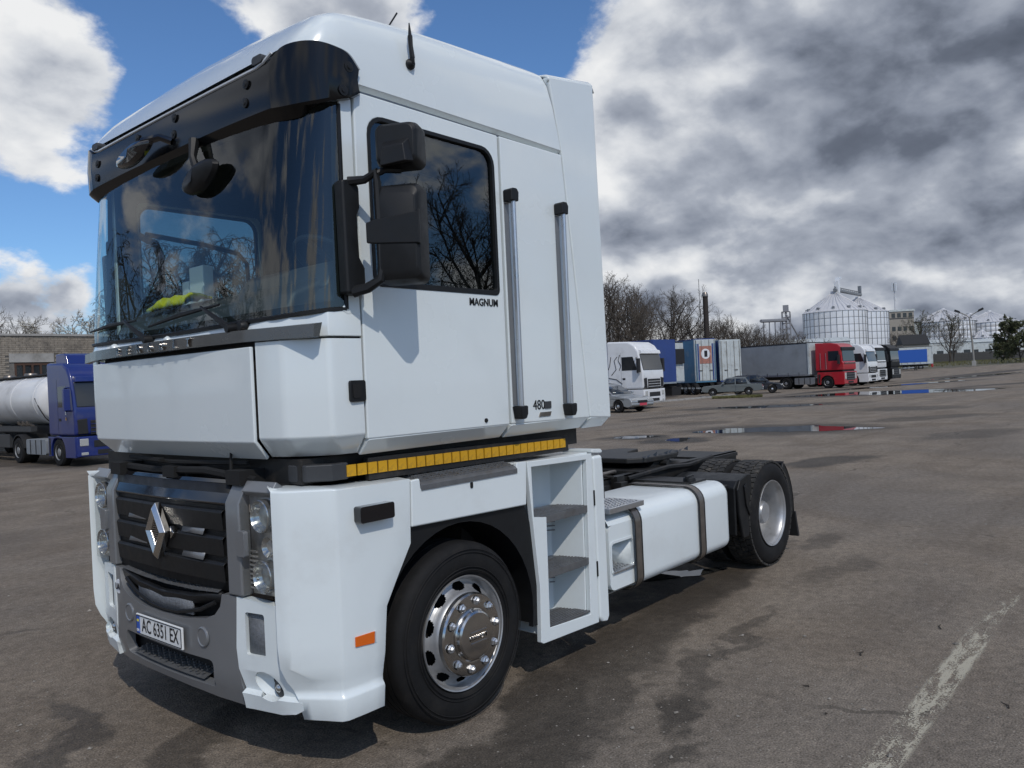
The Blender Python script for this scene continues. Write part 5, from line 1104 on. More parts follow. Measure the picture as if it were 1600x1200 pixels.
# cars
def car(name, label, loc, heading, mt, kind, group='cars parked in front of the trailers', scale=1.):
    t = thing(name, label, 'car', loc, heading, group, scale)
    L = 4.75 if kind == 'saloon' else 4.1; hw = .88
    if kind == 'saloon':
        body = [(0, .32), (.03, .55), (-.08, .68), (-.25, .74), (-1.25, .88), (-3.7, .92), (-4.5, .90), (-4.72, .80), (-4.75, .40), (-4.6, .28), (-.2, .26)]
        top = [(-1.20, .86), (-1.95, 1.36), (-2.3, 1.43), (-3.2, 1.41), (-3.5, 1.33), (-4.15, .90)]; wx = (-.85, -3.75); pil = -2.62
    elif kind == 'old':
        body = [(0, .40), (.0, .72), (-.10, .80), (-1.35, .90), (-3.6, .92), (-4.70, .86), (-4.75, .70), (-4.72, .42), (-4.5, .36), (-.2, .34)]
        top = [(-1.45, .88), (-1.95, 1.40), (-2.2, 1.46), (-3.3, 1.46), (-3.45, 1.42), (-3.85, .90)]; wx = (-.85, -3.65); pil = -2.65; L = 4.75
    else:
        body = [(0, .32), (.02, .58), (-.12, .70), (-1.0, .86), (-3.6, .92), (-4.05, .88), (-4.12, .55), (-4.05, .30), (-.2, .28)]
        top = [(-.95, .84), (-1.65, 1.38), (-2.0, 1.46), (-3.3, 1.44), (-3.7, 1.35), (-4.05, .90)]; wx = (-.75, -3.3); pil = -2.4
    # body with arches cut out of the sill line
    pts = body[:]; i0 = len(pts)
    lower = []
    for cx in (wx[1], wx[0]): lower += arc(cx, .31, .36, radians(178), radians(2), 8)
    pts = body[:-2]+[(body[-2][0], body[-2][1])]+lower+[body[-1]]
    MB().prism(pts, 'y', -hw, hw).obj('body', mt, t, bevel=.07, seg=3)
    rows = []
    for (x, z) in top:
        f = (z-.86)/.6; w = hw-.05-.20*f; rows.append([(x, -w, z), (x, -w*.5, z+.015*f), (x, w*.5, z+.015*f), (x, w, z)])
    mb = MB(); mb.loft(rows); 
    for s in (0, 3): mb.cap([r[s] for r in rows])
    mb.obj('roof', mt, t, ang=30)
    a, b, c, d = top[0], top[1], top[-2], top[-1]
    def lerp(p, q, k): return (p[0]+(q[0]-p[0])*k, p[1]+(q[1]-p[1])*k)
    def wy(z, e=.012): return hw-.05-.20*(z-.86)/.6+e
    for nm, p, q, dx in (('windscreen', a, b, .012), ('rear_window', d, c, -.012)):
        A, B = lerp(p, q, .12), lerp(p, q, .90)
        MB().loft([[(A[0]+dx, -wy(A[1])+.09, A[1]+.01), (A[0]+dx, wy(A[1])-.09, A[1]+.01)], [(B[0]+dx, -wy(B[1])+.09, B[1]+.01), (B[0]+dx, wy(B[1])-.09, B[1]+.01)]]).obj(nm, BG_GLASS, t, solid=.008)
    for s in (-1, 1):
        for x0, x1 in ((None, pil+.04), (pil-.04, None)):
            z0, z1 = .90, top[2][1]-.10
            if x0 is None: P4 = [(a[0]-.12, z0), (lerp(a, b, .86)[0]-.10, z1), (x1, z1+.01), (x1, z0)]
            else: P4 = [(x0, z0), (x0, z1+.01), (lerp(d, c, .80)[0]+.10, z1-.02), (lerp(d, c, .1)[0]+.22, z0)]
            mb = MB(); mb.add([(x, s*wy(z), z) for x, z in P4], [(0, 1, 2, 3)]); mb.obj('side_window', BG_GLASS, t, solid=.006)
        for x in wx:
            bgwheel(t, x, s*(hw-.01), .315, .2, s, rim=ALU if kind != 'old' else BG_WHEEL)
        MB().box(-.10, .015, min(s*.45, s*.80), max(s*.45, s*.80), .56, .68).obj('headlight', BG_LAMP, t, bevel=.03)
        MB().box(-L-.01, -L+.08, min(s*.5, s*.84), max(s*.5, s*.84), .62, .78).obj('tail_lamp', BG_RED, t, bevel=.02)
        MB().box(a[0]-.35, a[0]-.18, min(s*hw, s*(hw+.16)), max(s*hw, s*(hw+.16)), .92, 1.04).obj('wing_mirror', mt, t, bevel=.03)
        MB().box(pil-.012, pil+.004, min(s*hw, s*(hw+.003)), max(s*hw, s*(hw+.003)), .4, .88).obj('door_gap', BG_BLK, t)
    MB().box(-.02, .03, -.38, .38, .40, .60).obj('grille', BG_BLK, t, bevel=.02)
    MB().box(-L-.03, -L+.06, -.82, .82, .40, .52).obj('rear_bumper', ALU if kind == 'old' else mt, t, bevel=.02)
    MB().box(-.03, .05, -.84, .84, .36, .46).obj('front_bumper', ALU if kind == 'old' else mt, t, bevel=.03)
    return t
cs = car('parked_car', 'silver saloon car with red front plate in front of the white cab', (32.6, 16.75, 0), radians(-98), P_SILVER, 'saloon')
MB().box(.05, .065, -.27, .27, .34, .46).obj('number_plate', principled('red_plate', (.5, .05, .08), .4), cs)
co_ = car('parked_car', 'old grey green saloon car in front of the blue containers', tuple(at(1097, 60.5)), radians(114), P_GRN, 'old', scale=.92)
MB().box(-4.80, -4.77, -.27, .27, .56, .68).obj('number_plate', PAPER, co_)
car('parked_car', 'dark hatchback car between the grey saloon and the grey trailer', tuple(at(1223, 61.5)), radians(-70), P_NAVY, 'hatch')

# ------------------------------------------------------------------ tanker on the left
tk_ = bg_truck('tractor_truck', 'deep blue tractor unit coupled to the white tanker on the left', (8.04, 19.6, 0), radians(-88), P_BLUE, 'low', group='trucks at the brick wall')
tk_.scale = (.8, .8, .8)
text_mesh('door_emblem', 'a', .22, PLATEW, .003, (1, 0, 0), loc=(-.62, -1.244, 1.92), parent=tk_); text_mesh('door_emblem', 'a', .22, YELLOW, .003, (1, 0, 0), loc=(-.62, -1.244, 1.72), parent=tk_)
MB().prism([(-.95, 3.55), (-1.15, 4.0), (-1.3, 4.06), (-2.0, 4.06), (-2.0, 3.55)], 'y', -.95, .95).obj('roof_spoiler', P_BLUE, tk_, bevel=.06)
tt = thing('tank_trailer', 'long white tank trailer with black undercarriage behind the blue cab', 'trailer', (8.1, 22.1, 0), radians(-89), None, .8)
TANKW = principled('tank_white', (.72, .72, .71), .42, coat=.2, var=.05, vscale=1, dirt=(.3, .29, .27), dscale=1.2, damt=.4)
def tank_ring(x, k): return [(x, 1.2*k*cos(a)*(1-.12*sin(a)*0), 2.42+(1.02*k)*sin(a)) for a in [2*pi*j/40 for j in range(40)]]
MB().loft([tank_ring(x, k) for x, k in ((-.30, .05), (-.31, .4), (-.36, .72), (-.46, .9), (-.62, .985), (-.8, 1), (-11.5, 1), (-11.7, .9), (-11.8, .05))], closed=True).obj('tank', TANKW, tt, ang=50)
for x in (-.9, -3.2, -5.6, -8.0): MB().loft([tank_ring(x, 1.004), tank_ring(x-.02, 1.018), tank_ring(x-.10, 1.018), tank_ring(x-.12, 1.004)], closed=True).obj('tank_band', TANKW, tt)
MB().tube([(-.75, -1.2, 2.5), (-.55, -1.12, 2.1), (-.5, -.95, 1.75), (-.6, -.7, 1.52)], .02, 6).obj('front_seam', BG_BLK, tt)
mb = MB().box(-11, -1.1, -.55, .55, 3.40, 3.44)
mb.obj('walkway', STEEL, tt)
for s in (-1, 1):
    MB().tube([(-1.1, s*.6, 3.42), (-11, s*.6, 3.42)], .03, 6).obj('walkway_rail', BG_BLK, tt)
for x in (-2.0, -4.4, -6.8): MB().lathe([(0, .16), (.22, .16), (.26, .1), (.26, 0)], (x, 0, 3.42), 'z', 16).obj('hatch', STEEL, tt)
MB().box(-11.4, -.8, -.6, .6, 1.10, 1.42).obj('chassis', BG_BLK, tt); MB().box(-6.5, -1.2, -1.22, -1.0, 1.22, 1.42).obj('side_beam', GREYD, tt)
for x in (-1.5, -1.95, -2.4, -5.0): MB().tube([(x, -1.0, 1.42), (x, -1.22, 1.52), (x, -1.24, 1.62)], .05, 8).obj('valve', STEEL, tt)
MB().box(-7.2, -3.6, -1.2, -.8, .55, 1.1).obj('hose_box', GREYD, tt, bevel=.03)
for x in (-7.6, -8.9, -10.2):
    for s in (-1, 1): bgwheel(tt, x, s*1.22, .5, .36, s)

# ------------------------------------------------------------------ trees
BARK = principled('bark', (.075, .062, .05), .9, var=.35, vscale=6, bump=.4, bscale=30)
TWIG = principled('bare_twigs', (.068, .056, .044), .9, var=.3, vscale=.6)
TWIGP = principled('budding_twigs', (.17, .15, .12), .9, var=.3, vscale=.6)
BUD = principled('pale_buds', (.42, .40, .34), .8, var=.3, vscale=2)
LEAF = principled('young_leaves', (.085, .10, .04), .7, var=.4, vscale=1.5)
LEAFD = principled('dull_leaves', (.062, .07, .026), .75, var=.5, vscale=1.2)
def tree_meshes(seed, h, spread, counts=(10, 6, 6, 4), droop=0., trunk=.22, rad=.028, leaves=0, leaf_mt=None, leaf_size=.09, twig_mt=None, first=.22):
    rn = random.Random(seed); tr, cr, lf = MB(), MB(), MB(); tips = []
    def branch(mb, p, d, L, r, n, lvl, sides):
        pts = [Vector(p)]; d = Vector(d).normalized(); segs = n
        for k in range(segs):
            d = (d+Vector((rn.uniform(-1, 1), rn.uniform(-1, 1), rn.uniform(-.6, .8)))*.16+Vector((0, 0, .06 if lvl < 2 else .02))-Vector((0, 0, droop))*(lvl >= 2)*.35).normalized()
            pts.append(pts[-1]+d*L/segs)
        mb.tube(pts, [max(rad*.35, r*(1-.75*k/segs)) for k in range(segs+1)], sides, caps=False)
        return pts
    tp = branch(tr, (0, 0, -.2), (0, 0, 1), h*.62, trunk*h/12, 6, 0, 7)
    def along(pts, t):
        q = t*(len(pts)-1); i = min(int(q), len(pts)-2); return pts[i].lerp(pts[i+1], q-i), (pts[i+1]-pts[i]).normalized()
    def rec(pts, L, r, lvl):
        nb = counts[lvl]
        for k in range(nb):
            t = first+(1-first)*(k+rn.random())/nb if lvl == 0 else .2+.8*(k+rn.random())/nb
            p, ax = along(pts, t); a = rn.uniform(0, 2*pi) if lvl else 2.4*k+rn.uniform(-.4, .4)
            u = ax.orthogonal().normalized(); w = ax.cross(u); side = u*cos(a)+w*sin(a)
            opening = rn.uniform(.55, 1.0)*(spread if lvl == 0 else 1.0)
            d = (ax*cos(opening)+side*sin(opening)); 
            LL = L*rn.uniform(.75, 1.15)*(1.15-.55*t if lvl == 0 else 1.0-.35*t)
            bp = branch(cr, p, d, LL, r, 4 if lvl < 2 else 3 if lvl == 2 else 2, lvl+1, 5 if lvl == 0 else 3)
            if lvl+1 < len(counts): rec(bp, LL*(.56 if lvl else .52), r*(.42 if lvl else .42), lvl+1)
            elif leaves: tips.append(bp)
    rec(tp, h*.52, trunk*h/12*.42, 0)
    if leaves:
        for bp in tips:
            for _ in range(leaves):
                p, ax = along(bp, rn.random()); q = Vector((rn.uniform(-1, 1), rn.uniform(-1, 1), rn.uniform(-1, 1)))*.12+p; a = Vector((rn.uniform(-1, 1), rn.uniform(-1, 1), rn.uniform(-1, 1))).normalized(); b = a.orthogonal().normalized()
                sz = leaf_size*rn.uniform(.6, 1.4); lf.add([q-a*sz*.5, q+b*sz*.35, q+a*sz*.5, q-b*sz*.35], [(0, 1, 2, 3)])
    return (tr.mesh('trunk', BARK, weld=False), cr.mesh('crown', twig_mt or TWIG, weld=False), lf.mesh('foliage', leaf_mt, weld=False) if leaves else None)
def plant(ms, label, loc, rz, sc, group, name='bare_tree'):
    t = thing(name, label, 'tree', loc, rz, group, sc)
    tr = link('trunk', ms[0], t); link('crown', ms[1], t)
    if ms[2]: tag(link('foliage', ms[2], t), None, kind='stuff')
    return t
TA = tree_meshes(1, 14, 1.0, (13, 8, 7, 5)); TB = tree_meshes(2, 13, .9, (12, 8, 7, 5)); TC = tree_meshes(5, 12, 1.15, (12, 8, 6, 5))
TW_ = tree_meshes(8, 11, 1.05, (11, 7, 7, 6), droop=1.0); TS = tree_meshes(11, 8, 1.2, (14, 8, 6, 4), leaves=2, leaf_mt=BUD, leaf_size=.11, twig_mt=TWIGP, first=.1)
TL = tree_meshes(13, 12, .62, (14, 6, 5, 4), leaves=1, leaf_mt=LEAF, leaf_size=.15, first=.15); TBush = tree_meshes(17, 8, 1.25, (16, 7, 6, 4), leaves=5, leaf_mt=LEAFD, leaf_size=.22, first=.06)
G1 = 'bare trees behind the parked trucks'
def ground_at(px, d):
    p = at(px, d); return (p.x, p.y, rise(p.x, p.y))
for i, (ms, px, d, h, sc) in enumerate(((TA, 965, 108, 0, 1.22), (TB, 1003, 104, 1, 1.22), (TA, 1040, 114, 2, 1.13), (TC, 1078, 112, 3, .98), (TB, 1118, 118, 4, .83), (TC, 1152, 122, 5, .84), (TA, 1186, 128, 0, .70), (TC, 1214, 130, 2, .72), (TB, 1240, 135, 3, .62), (TC, 1268, 138, 1, .58), (TA, 1296, 140, 5, .50), (TB, 1330, 150, 2, .46), (TC, 1060, 128, 1, .95), (TA, 1135, 130, 3, .80), (TC, 985, 122, 2, 1.2), (TB, 955, 120, 4, 1.25), (TA, 1022, 124, 5, 1.08), (TB, 1095, 126, 0, .90), (TC, 1170, 134, 3, .82), (TA, 1228, 142, 4, .66), (TB, 1200, 120, 5, .62))):
    plant(ms, ['tallest bare tree at the edge of the white cab', 'tall bare tree rising above the white parked cab', 'broad bare tree above the dark blue trailer', 'bare tree left of the tall chimney', 'bare tree just right of the tall chimney', 'bare tree above the grey trailer rear end', 'low bare tree over the middle of the grey trailer', 'low spreading tree left of the lattice tower', 'small bare tree in front of the lattice tower', 'small tree at the left foot of the largest silo', 'thin low tree in front of the largest silo', 'lowest bare tree above the red cab', 'bare tree behind the faded blue container', 'bare tree behind the pale container doors', 'bare tree standing behind the tallest tree', 'bare tree mostly hidden by the rear edge of the white cab', 'bare tree between the two tallest trees and farther back', 'bare tree behind the tall chimney', 'bare tree behind the middle of the grey trailer', 'far bare tree between the lattice tower and the silo', 'nearest low tree above the grey trailer'][i], ground_at(px, d), h*1.1, sc, G1)
plant(TS, 'round budding tree behind the brick wall at the left', ground_at(134, 47), .6, 1.0, None, 'budding_tree')
plant(TB, 'slim leafless tree far behind the left end of the brick wall', ground_at(12, 75), .3, .92, None)
G2 = 'trees in front of the far silos'
plant(TL, 'upright tree with thin green leaves beside the mill building', ground_at(1437, 255), .2, 1.5, G2, 'leafing_tree'); plant(TL, 'tall thin leafing tree in front of the right silos', ground_at(1486, 205), 1.9, 1.2, G2, 'leafing_tree')
plant(TC, 'bare tree leaning at the concrete fence by the red pillar', ground_at(1492, 200), 2.5, .8, G2)
plant(TB, 'bare tree left of the upright leafing tree', ground_at(1412, 262), .9, .9, G2)
plant(TBush, 'dense dull green bush behind the fence at the right edge', ground_at(1597, 160), .4, 1.28, None, 'bush'); plant(TBush, 'low wide bush right of the street lamp behind the fence', ground_at(1570, 185), 2.4, .85, None, 'bush'); plant(TBush, 'big bush partly cut by the right edge of the view', ground_at(1640, 165), 4, 1.2, None, 'bush')
# willows and trees round the near side of the yard: seen through the cab and mirrored in its glass
G3 = 'trees round the near side of the yard'
for i, (ms, x, y, sc, rz) in enumerate(((TW_, *at(262, 36).xy, .95, 0), (TW_, *at(318, 38).xy, 1.05, 1.2), (TW_, *at(230, 40).xy, .8, 2.2), (TW_, *at(385, 39).xy, 1.0, 3.0), (TW_, -9, 24, 1.0, .4), (TW_, -14, 28, 1.0, 1.5), (TA, -19, 27, .8, 2.5), (TB, -24, 22, .85, .7), (TW_, -29, 26, 1.0, 4.0), (TA, 34, -22, .95, .4), (TB, 25, -22, .9, 1.9), (TC, 45, -20, 1.0, 2.6), (TA, 56, -24, 1.0, 3.3), (TB, 16, -25, .85, 5.0), (TC, 70, -22, 1.1, 0.2))):
    plant(ms, ['drooping willow seen through the left of the cab window', 'drooping willow seen through the middle of the cab window', 'willow seen through the windscreen beside the pillar', 'willow seen through the right of the cab window'][i] if i < 4 else ['willow mirrored in the windscreen', 'second willow mirrored in the windscreen', 'tall tree mirrored in the windscreen', 'bare tree out of view left of the cab', 'willow out of view far left of the yard', 'bare tree mirrored in the door window', 'tree mirrored at the front of the door window', 'spreading tree mirrored at the back of the door window', 'tree out of view far right of the yard', 'tree out of view right of the camera', 'spreading tree out of view at the far right'][i-4], (x, y, 0), rz, sc, G3, 'willow' if ms is TW_ else 'bare_tree')

# ------------------------------------------------------------------ brick building at the left
BRICK = principled('sooty_brick', (.27, .235, .19), .85, var=.38, vscale=7, dirt=(.12, .105, .09), dscale=1.3, damt=.7)
MORTAR = principled('mortar', (.15, .14, .125), .95, var=.2)
CONC = principled('old_concrete', (.33, .32, .30), .85, var=.15, vscale=1.5, dirt=(.15, .14, .12), dscale=1.4, damt=.6)
WOOD = principled('brown_window_frame', (.07, .035, .02), .6, var=.3)
A = at(-230, 28.6); B = at(170, 35.0); dv = (B-A).xy; wl = dv.length; wa = atan2(dv.y, dv.x)
bw_ = thing('brick_building', 'low old brick building with a brown window and concrete lintel behind the tanker', 'building', (A.x, A.y, 0), wa)
WH = 4.62
def along_px(px):
    # distance along the wall seen in a given direction
    d = raydir(px, 600); t0 = Vector((CAM[0], CAM[1])); n = Vector((-sin(wa), cos(wa))); k = (Vector((A.x, A.y))-t0).dot(n)/Vector((d.x, d.y)).dot(n)
    return (t0+Vector((d.x, d.y))*k-Vector((A.x, A.y))).dot(Vector((cos(wa), sin(wa))))
wx0, wx1 = along_px(24), along_px(80); lx0, lx1 = along_px(16), along_px(86)
MB().prism([(0, 0), (wl, 0), (wl, WH), (0, WH)], 'y', .02, .45, [[(wx0, 2.7), (wx1, 2.7), (wx1, 3.52), (wx0, 3.52)]]).obj('wall', MORTAR, bw_)
MB().box(-.1, wl+.1, -.06, .5, WH, WH+.09).obj('coping', CONC, bw_); MB().box(0, wl, .45, 9, WH-.3, WH-.05).obj('roof', BG_BLK, bw_)
rn = random.Random(5); mb = MB()
for r in range(58):
    z0 = .004+r*.0795; x = -.13*(r % 2); v0 = max(0, along_px(-40))
    while x < wl-.02:
        a, b = max(x, 0), min(x+.25, wl); x += .26
        if b < v0-.4 or b-a < .03: continue
        if b > lx0 and a < lx1 and 2.66 < z0 < 3.86: continue
        q = rn.uniform(-.008, .006); mb.box(a, b, q-.005, .03, z0, z0+.068)
tag(mb.obj('brick', BRICK, bw_, weld=False), None, kind='stuff')
MB().box(lx0, lx1, -.02, .04, 3.54, 3.90).obj('lintel', CONC, bw_)
wn_ = MB().prism([(wx0, 2.66), (wx1, 2.66), (wx1, 3.53), (wx0, 3.53)], 'y', .02, .12, [[(wx0+.08+i*(wx1-wx0-.08)/4, 2.8), (wx0+(i+1)*(wx1-wx0-.08)/4, 2.8), (wx0+(i+1)*(wx1-wx0-.08)/4, 3.42), (wx0+.08+i*(wx1-wx0-.08)/4, 3.42)] for i in range(4)]).obj('window', WOOD, bw_)
for i in range(4): MB().box(wx0+.06+i*(wx1-wx0-.08)/4, wx0+.02+(i+1)*(wx1-wx0-.08)/4, .07, .08, 2.78, 3.44).obj('pane', BG_GLASS, wn_)

# ------------------------------------------------------------------ grain silos, mill and masts far off
GALV = principled('galvanised_sheet', (.76, .765, .77), .42, metal=.25, var=.12, vscale=.35, rvar=.1)
TOWERM = principled('weathered_steel', (.26, .26, .27), .6, metal=.3)
GALVD = principled('galvanised_rib', (.22, .23, .24), .5, metal=.5)
GALVR = principled('galvanised_roof', (.60, .60, .61), .5, metal=.25, var=.08, vscale=.4)
def silo(label, loc, R, H, hc, n, rows, rz, detail, group='grain silos'):
    t = thing('grain_silo', label, 'silo', loc, rz, group); da = 2*pi/n; hr = H/rows
    if detail:
        pm = None
        for r in range(rows):
            for k in range(n):
                if pm is None:
                    m_ = MB(); prof = [(R-.03, .03), (R, .06)]+[(R+(.03 if j % 2 else 0), .06+(hr-.12)*j/6) for j in range(1, 6)]+[(R, hr-.06), (R-.03, hr-.03)]
                    m_.loft([[(q*cos(a), q*sin(a), z) for a in (-da/2+.006, 0, da/2-.006)] for q, z in prof]); pm = m_.mesh('wall_panel', GALV, 30)
                o = link('wall_panel', pm, t); o.location = (0, 0, r*hr); o.rotation_euler = (0, 0, k*da)
        rib = MB().box(R-.02, R+.14, -.07, .07, 0, H).mesh('stiffener', GALVD)
        for k in range(n): o = link('stiffener', rib, t); o.rotation_euler = (0, 0, (k+.5)*da)
        MB().lathe([(R-.06, 0), (R-.06, H)], (0, 0, 0), 'z', n).obj('wall_core', GALVD, t)
        ringm = MB().lathe([(R-.02, -.05), (R+.07, -.05), (R+.07, .05), (R-.02, .05)], (0, 0, 0), 'z', n*2).mesh('hoop', GALVD)
        for r in range(1, rows): o = link('hoop', ringm, t); o.location = (0, 0, r*hr)
    else:
        m_ = MB()
        for r in range(rows): m_.lathe([(R-.03, r*hr+.05), (R, r*hr+.1), (R+.02, r*hr+hr/2), (R, (r+1)*hr-.1), (R-.03, (r+1)*hr-.05)], (0, 0, 0), 'z', n)
        m_.obj('wall', GALV, t); m_ = MB()
        for k in range(n):
            a = (k+.5)*da; ca, sa = cos(a), sin(a); m_.add([((R+u)*ca-v*sa, (R+u)*sa+v*ca, z) for z in (0, H) for u, v in ((-.05, -.09), (.15, -.09), (.15, .09), (-.05, .09))], [(0, 1, 5, 4), (1, 2, 6, 5), (2, 3, 7, 6)])
        tag(m_.obj('stiffener', GALVD, t), None, kind='stuff')
    MB().lathe([(R+.25, H-.1), (R+.25, H), (R*.5, H+hc*.5), (1.0, H+hc), (.9, H+hc+.6), (0, H+hc+.7)], (0, 0, 0), 'z', n).obj('roof', GALVR, t, ang=20)
    m_ = MB()
    for k in range(n):
        a = k*da; m_.tube([((R+.25)*cos(a), (R+.25)*sin(a), H+.03), (1.0*cos(a), 1.0*sin(a), H+hc+.05)], .07, 4)
    tag(m_.obj('roof_rib', GALVR, t), None, kind='stuff')
    vm_ = MB().box(-.4, .4, -.4, .4, 0, .7).mesh('roof_vent', GALVD)
    for k in range(0, n, 3): a = k*da; o = link('roof_vent', vm_, t); o.location = (R*.88*cos(a), R*.88*sin(a), H+hc*.12); o.rotation_euler = (0, 0, a)
    return t
g0 = lambda px, d: (lambda p: (p.x, p.y, rise(p.x, p.y)))(at(px, d))
silo('largest galvanised silo left of the mill building', g0(1309, 260), 9.7, 17.9, 6.3, 34, 8, .1, True)
silo('galvanised silo half hidden behind the largest one', g0(1347, 288), 9.7, 19.0, 5.4, 34, 8, .25, True)
silo('wide distant silo behind the tall leafing tree', g0(1478, 330), 11.5, 16.4, 5.2, 40, 8, 0, False, 'distant silos'); silo('distant silo right of the street lamp', g0(1550, 335), 10.5, 15.5, 4.6, 38, 8, .3, False, 'distant silos'); silo('distant silo behind the street lamp', g0(1520, 352), 9.5, 15.8, 4.6, 36, 8, .3, False, 'distant silos'); silo('small silo between the distant big ones', g0(1537, 300), 3.6, 8.5, 2.4, 18, 5, .3, False, 'distant silos')
cp_ = g0(1309, 260); cq = g0(1347, 288)
cw = thing('silo_catwalk', 'steel catwalk with conveyor joining the two silo tops', 'catwalk', (0, 0, 0))
P1, P2 = Vector(cp_)+Vector((-2, -1, 24.6)), Vector(cq)+Vector((3, 0, 25.4)); m_ = MB()
for off in (0, 1.4): m_.tube([P1+Vector((0, 0, off)), P2+Vector((0, 0, off))], .16, 5)
for k in range(13): q = P1.lerp(P2, k/12); m_.tube([q, q+Vector((0, 0, 1.4))], .09, 4)
m_.tube([P1+Vector((0, 0, .5)), P2+Vector((0, 0, .5))], .55, 6); m_.obj('frame', GALVD, cw)
MB().box(-.7, .7, -.7, .7, -.5, 3.4).obj('head', GALV, cw, bevel=.1).location = P1+Vector((2.5, 0, 0)); MB().prism([(-1.3, 0), (1.1, .5), (1.3, 1.4), (-.6, 1.2)], 'y', -.7, .7).obj('conveyor_drive', TRIM, cw).location = P1+Vector((4, 0, 3.6)); MB().box(-.5, .5, -.5, .5, 0, 3.4).obj('head', GALVD, cw).location = P2+Vector((-1, 0, .2))
# mill
CREAM = principled('mill_plaster', (.30, .275, .235), .85, var=.15, vscale=.3, dirt=(.16, .14, .12), dscale=.3, damt=.6)
ml = thing('mill_building', 'tan mill building with rows of dark windows right of the big silos', 'building', g0(1405, 300), radians(-58))
MB().box(-5.2, 5.2, -3.2, 3.2, 0, 19.6).obj('wall', CREAM, ml); MB().box(-5.5, 5.5, -3.5, 3.5, 19.6, 20.3).obj('cornice', DOORW, ml); MB().box(-5.2, 5.2, -3.23, 3.23, 16.8, 17.2).obj('band', GREYD, ml)
wm_ = MB().box(-.62, .62, -.06, .06, -.8, .8).mesh('window', BG_GLASS)
for z in (3, 6.4, 9.8, 13.2, 18.2):
    for x in (-4, -2, 0, 2, 4):
        o = link('window', wm_, ml); o.location = (x, -3.22, z)
    for y in (-1.8, .2, 2.0): o = link('window', wm_, ml); o.location = (-5.22, y, z); o.rotation_euler = (0, 0, pi/2)
ml2 = thing('mill_annexe', 'lower pale annexe joined to the mill building', 'building', g0(1424, 310), radians(-58)); MB().box(-3.5, 3.5, -3, 3, 0, 15.5).obj('wall', DOORW, ml2); MB().box(-3.7, 3.7, -3.2, 3.2, 15.5, 16).obj('roof', GREYD, ml2)
for z in (5, 9, 13): o = link('window', wm_, ml2); o.location = (0, -3.03, z)
sh = thing('warehouse', 'dark roofed warehouse behind the blue panel trailer', 'building', g0(1429, 200), radians(-60)); MB().box(-3, 3, -2.6, 2.6, 0, 5.2).obj('wall', CREAM, sh); MB().prism([(-3.0, 5.1), (0, 7.6), (3.0, 5.1)], 'x', -3.2, 3.2).obj('roof', BG_BLK, sh)
for i, (px, d, L, h, rz, lb) in enumerate(((1250, 210, 24, 7.0, -62, 'long white shed behind the red cab'), (1475, 262, 16, 6.5, -60, 'white shed roof behind the concrete fence'), (1535, 268, 26, 6.2, -62, 'white shed right of the street lamp behind the fence'))):
    b_ = thing('white_shed', lb, 'shed', g0(px, d), radians(rz), 'white sheds near the silos'); MB().box(-L/2, L/2, -4, 4, 0, h).obj('wall', DOORW, b_); MB().prism([(-4.3, h-.05), (0, h+1.1), (4.3, h-.05)], 'x', -L/2-.3, L/2+.3).obj('roof', DOORW, b_)
    for k in range(int(L/4)): MB().box(-L/2+1+k*4, -L/2+3+k*4, -4.03, -3.97, 2.2, 3.8).obj('window', BG_GLASS, b_)
# lattice elevator tower with conveyors
et = thing('elevator_tower', 'grey lattice elevator tower with conveyor left of the silos', 'tower', g0(1233, 340), .3); m_ = MB(); z = 0
for k in range(10):
    z0, z1 = k*2.45, (k+1)*2.45
    for a, b in ((-1.6, -1.6), (1.6, -1.6), (1.6, 1.6), (-1.6, 1.6)): m_.tube([(a, b, z0), (a, b, z1)], .18, 4)
    for (a, b), (c, d) in (((-1.6, -1.6), (1.6, -1.6)), ((1.6, -1.6), (1.6, 1.6)), ((-1.6, 1.6), (1.6, 1.6)), ((-1.6, -1.6), (-1.6, 1.6))): m_.tube([(a, b, z0), (c, d, z1)], .10, 4); m_.tube([(a, b, z1), (c, d, z1)], .12, 4)
m_.obj('lattice', TOWERM, et); MB().box(-1.1, 1.1, -1.1, 1.1, 24.5, 27.3).box(-.35, .35, -.35, .35, 0, 24.5).obj('elevator_head', TOWERM, et)
m_ = MB().tube([(-22, 8, 20.0), (0, 0, 21.0)], .7, 6).tube([(1, 0, 23), (9, -4, 14)], .3, 5)
for k in range(4): m_.tube([(-20+k*5, 7.3-k*1.8, 0), (-20+k*5, 7.3-k*1.8, 20)], .25, 4)
m_.obj('conveyor', TOWERM, et)
# mobile mast, chimney
ms_ = thing('telecom_mast', 'thin telecom mast with white antenna panels near the mill', 'mast', g0(1404, 330)); MB().tube([(0, 0, 0), (0, 0, 33.5)], [.4, .2], 8).obj('pole', GALVR, ms_)
for a in (0, 2.1, 4.2):
    for z in (30.2, 26.3): 
        if z < 28 and a > 1: continue
        MB().box(-.5, .5, -.35, .35, 0, 3.6 if z > 28 else 1.6).obj('antenna_panel', TRIM, ms_).location = (.62*cos(a), .62*sin(a), z)
ch = thing('chimney', 'tall dark chimney with a rounded cap among the bare trees', 'chimney', g0(1108, 105)); MB().lathe([(.36, 0), (.34, 11.6), (.37, 11.6), (.36, 12.0), (.2, 12.25), (0, 12.3)], (0, 0, 0), 'z', 18).obj('flue', principled('rusty_flue', (.025, .019, .016), .8, var=.3, vscale=.8), ch)
MB().lathe([(.385, 11.75), (.38, 12.0), (.24, 12.3), (0, 12.36)], (0, 0, 0), 'z', 18).obj('cap', STEEL, ch); MB().tube([(-.85, .4, 0), (-.85, .4, 14.0)], .035, 5).obj('lightning_rod', GREYD, ch)
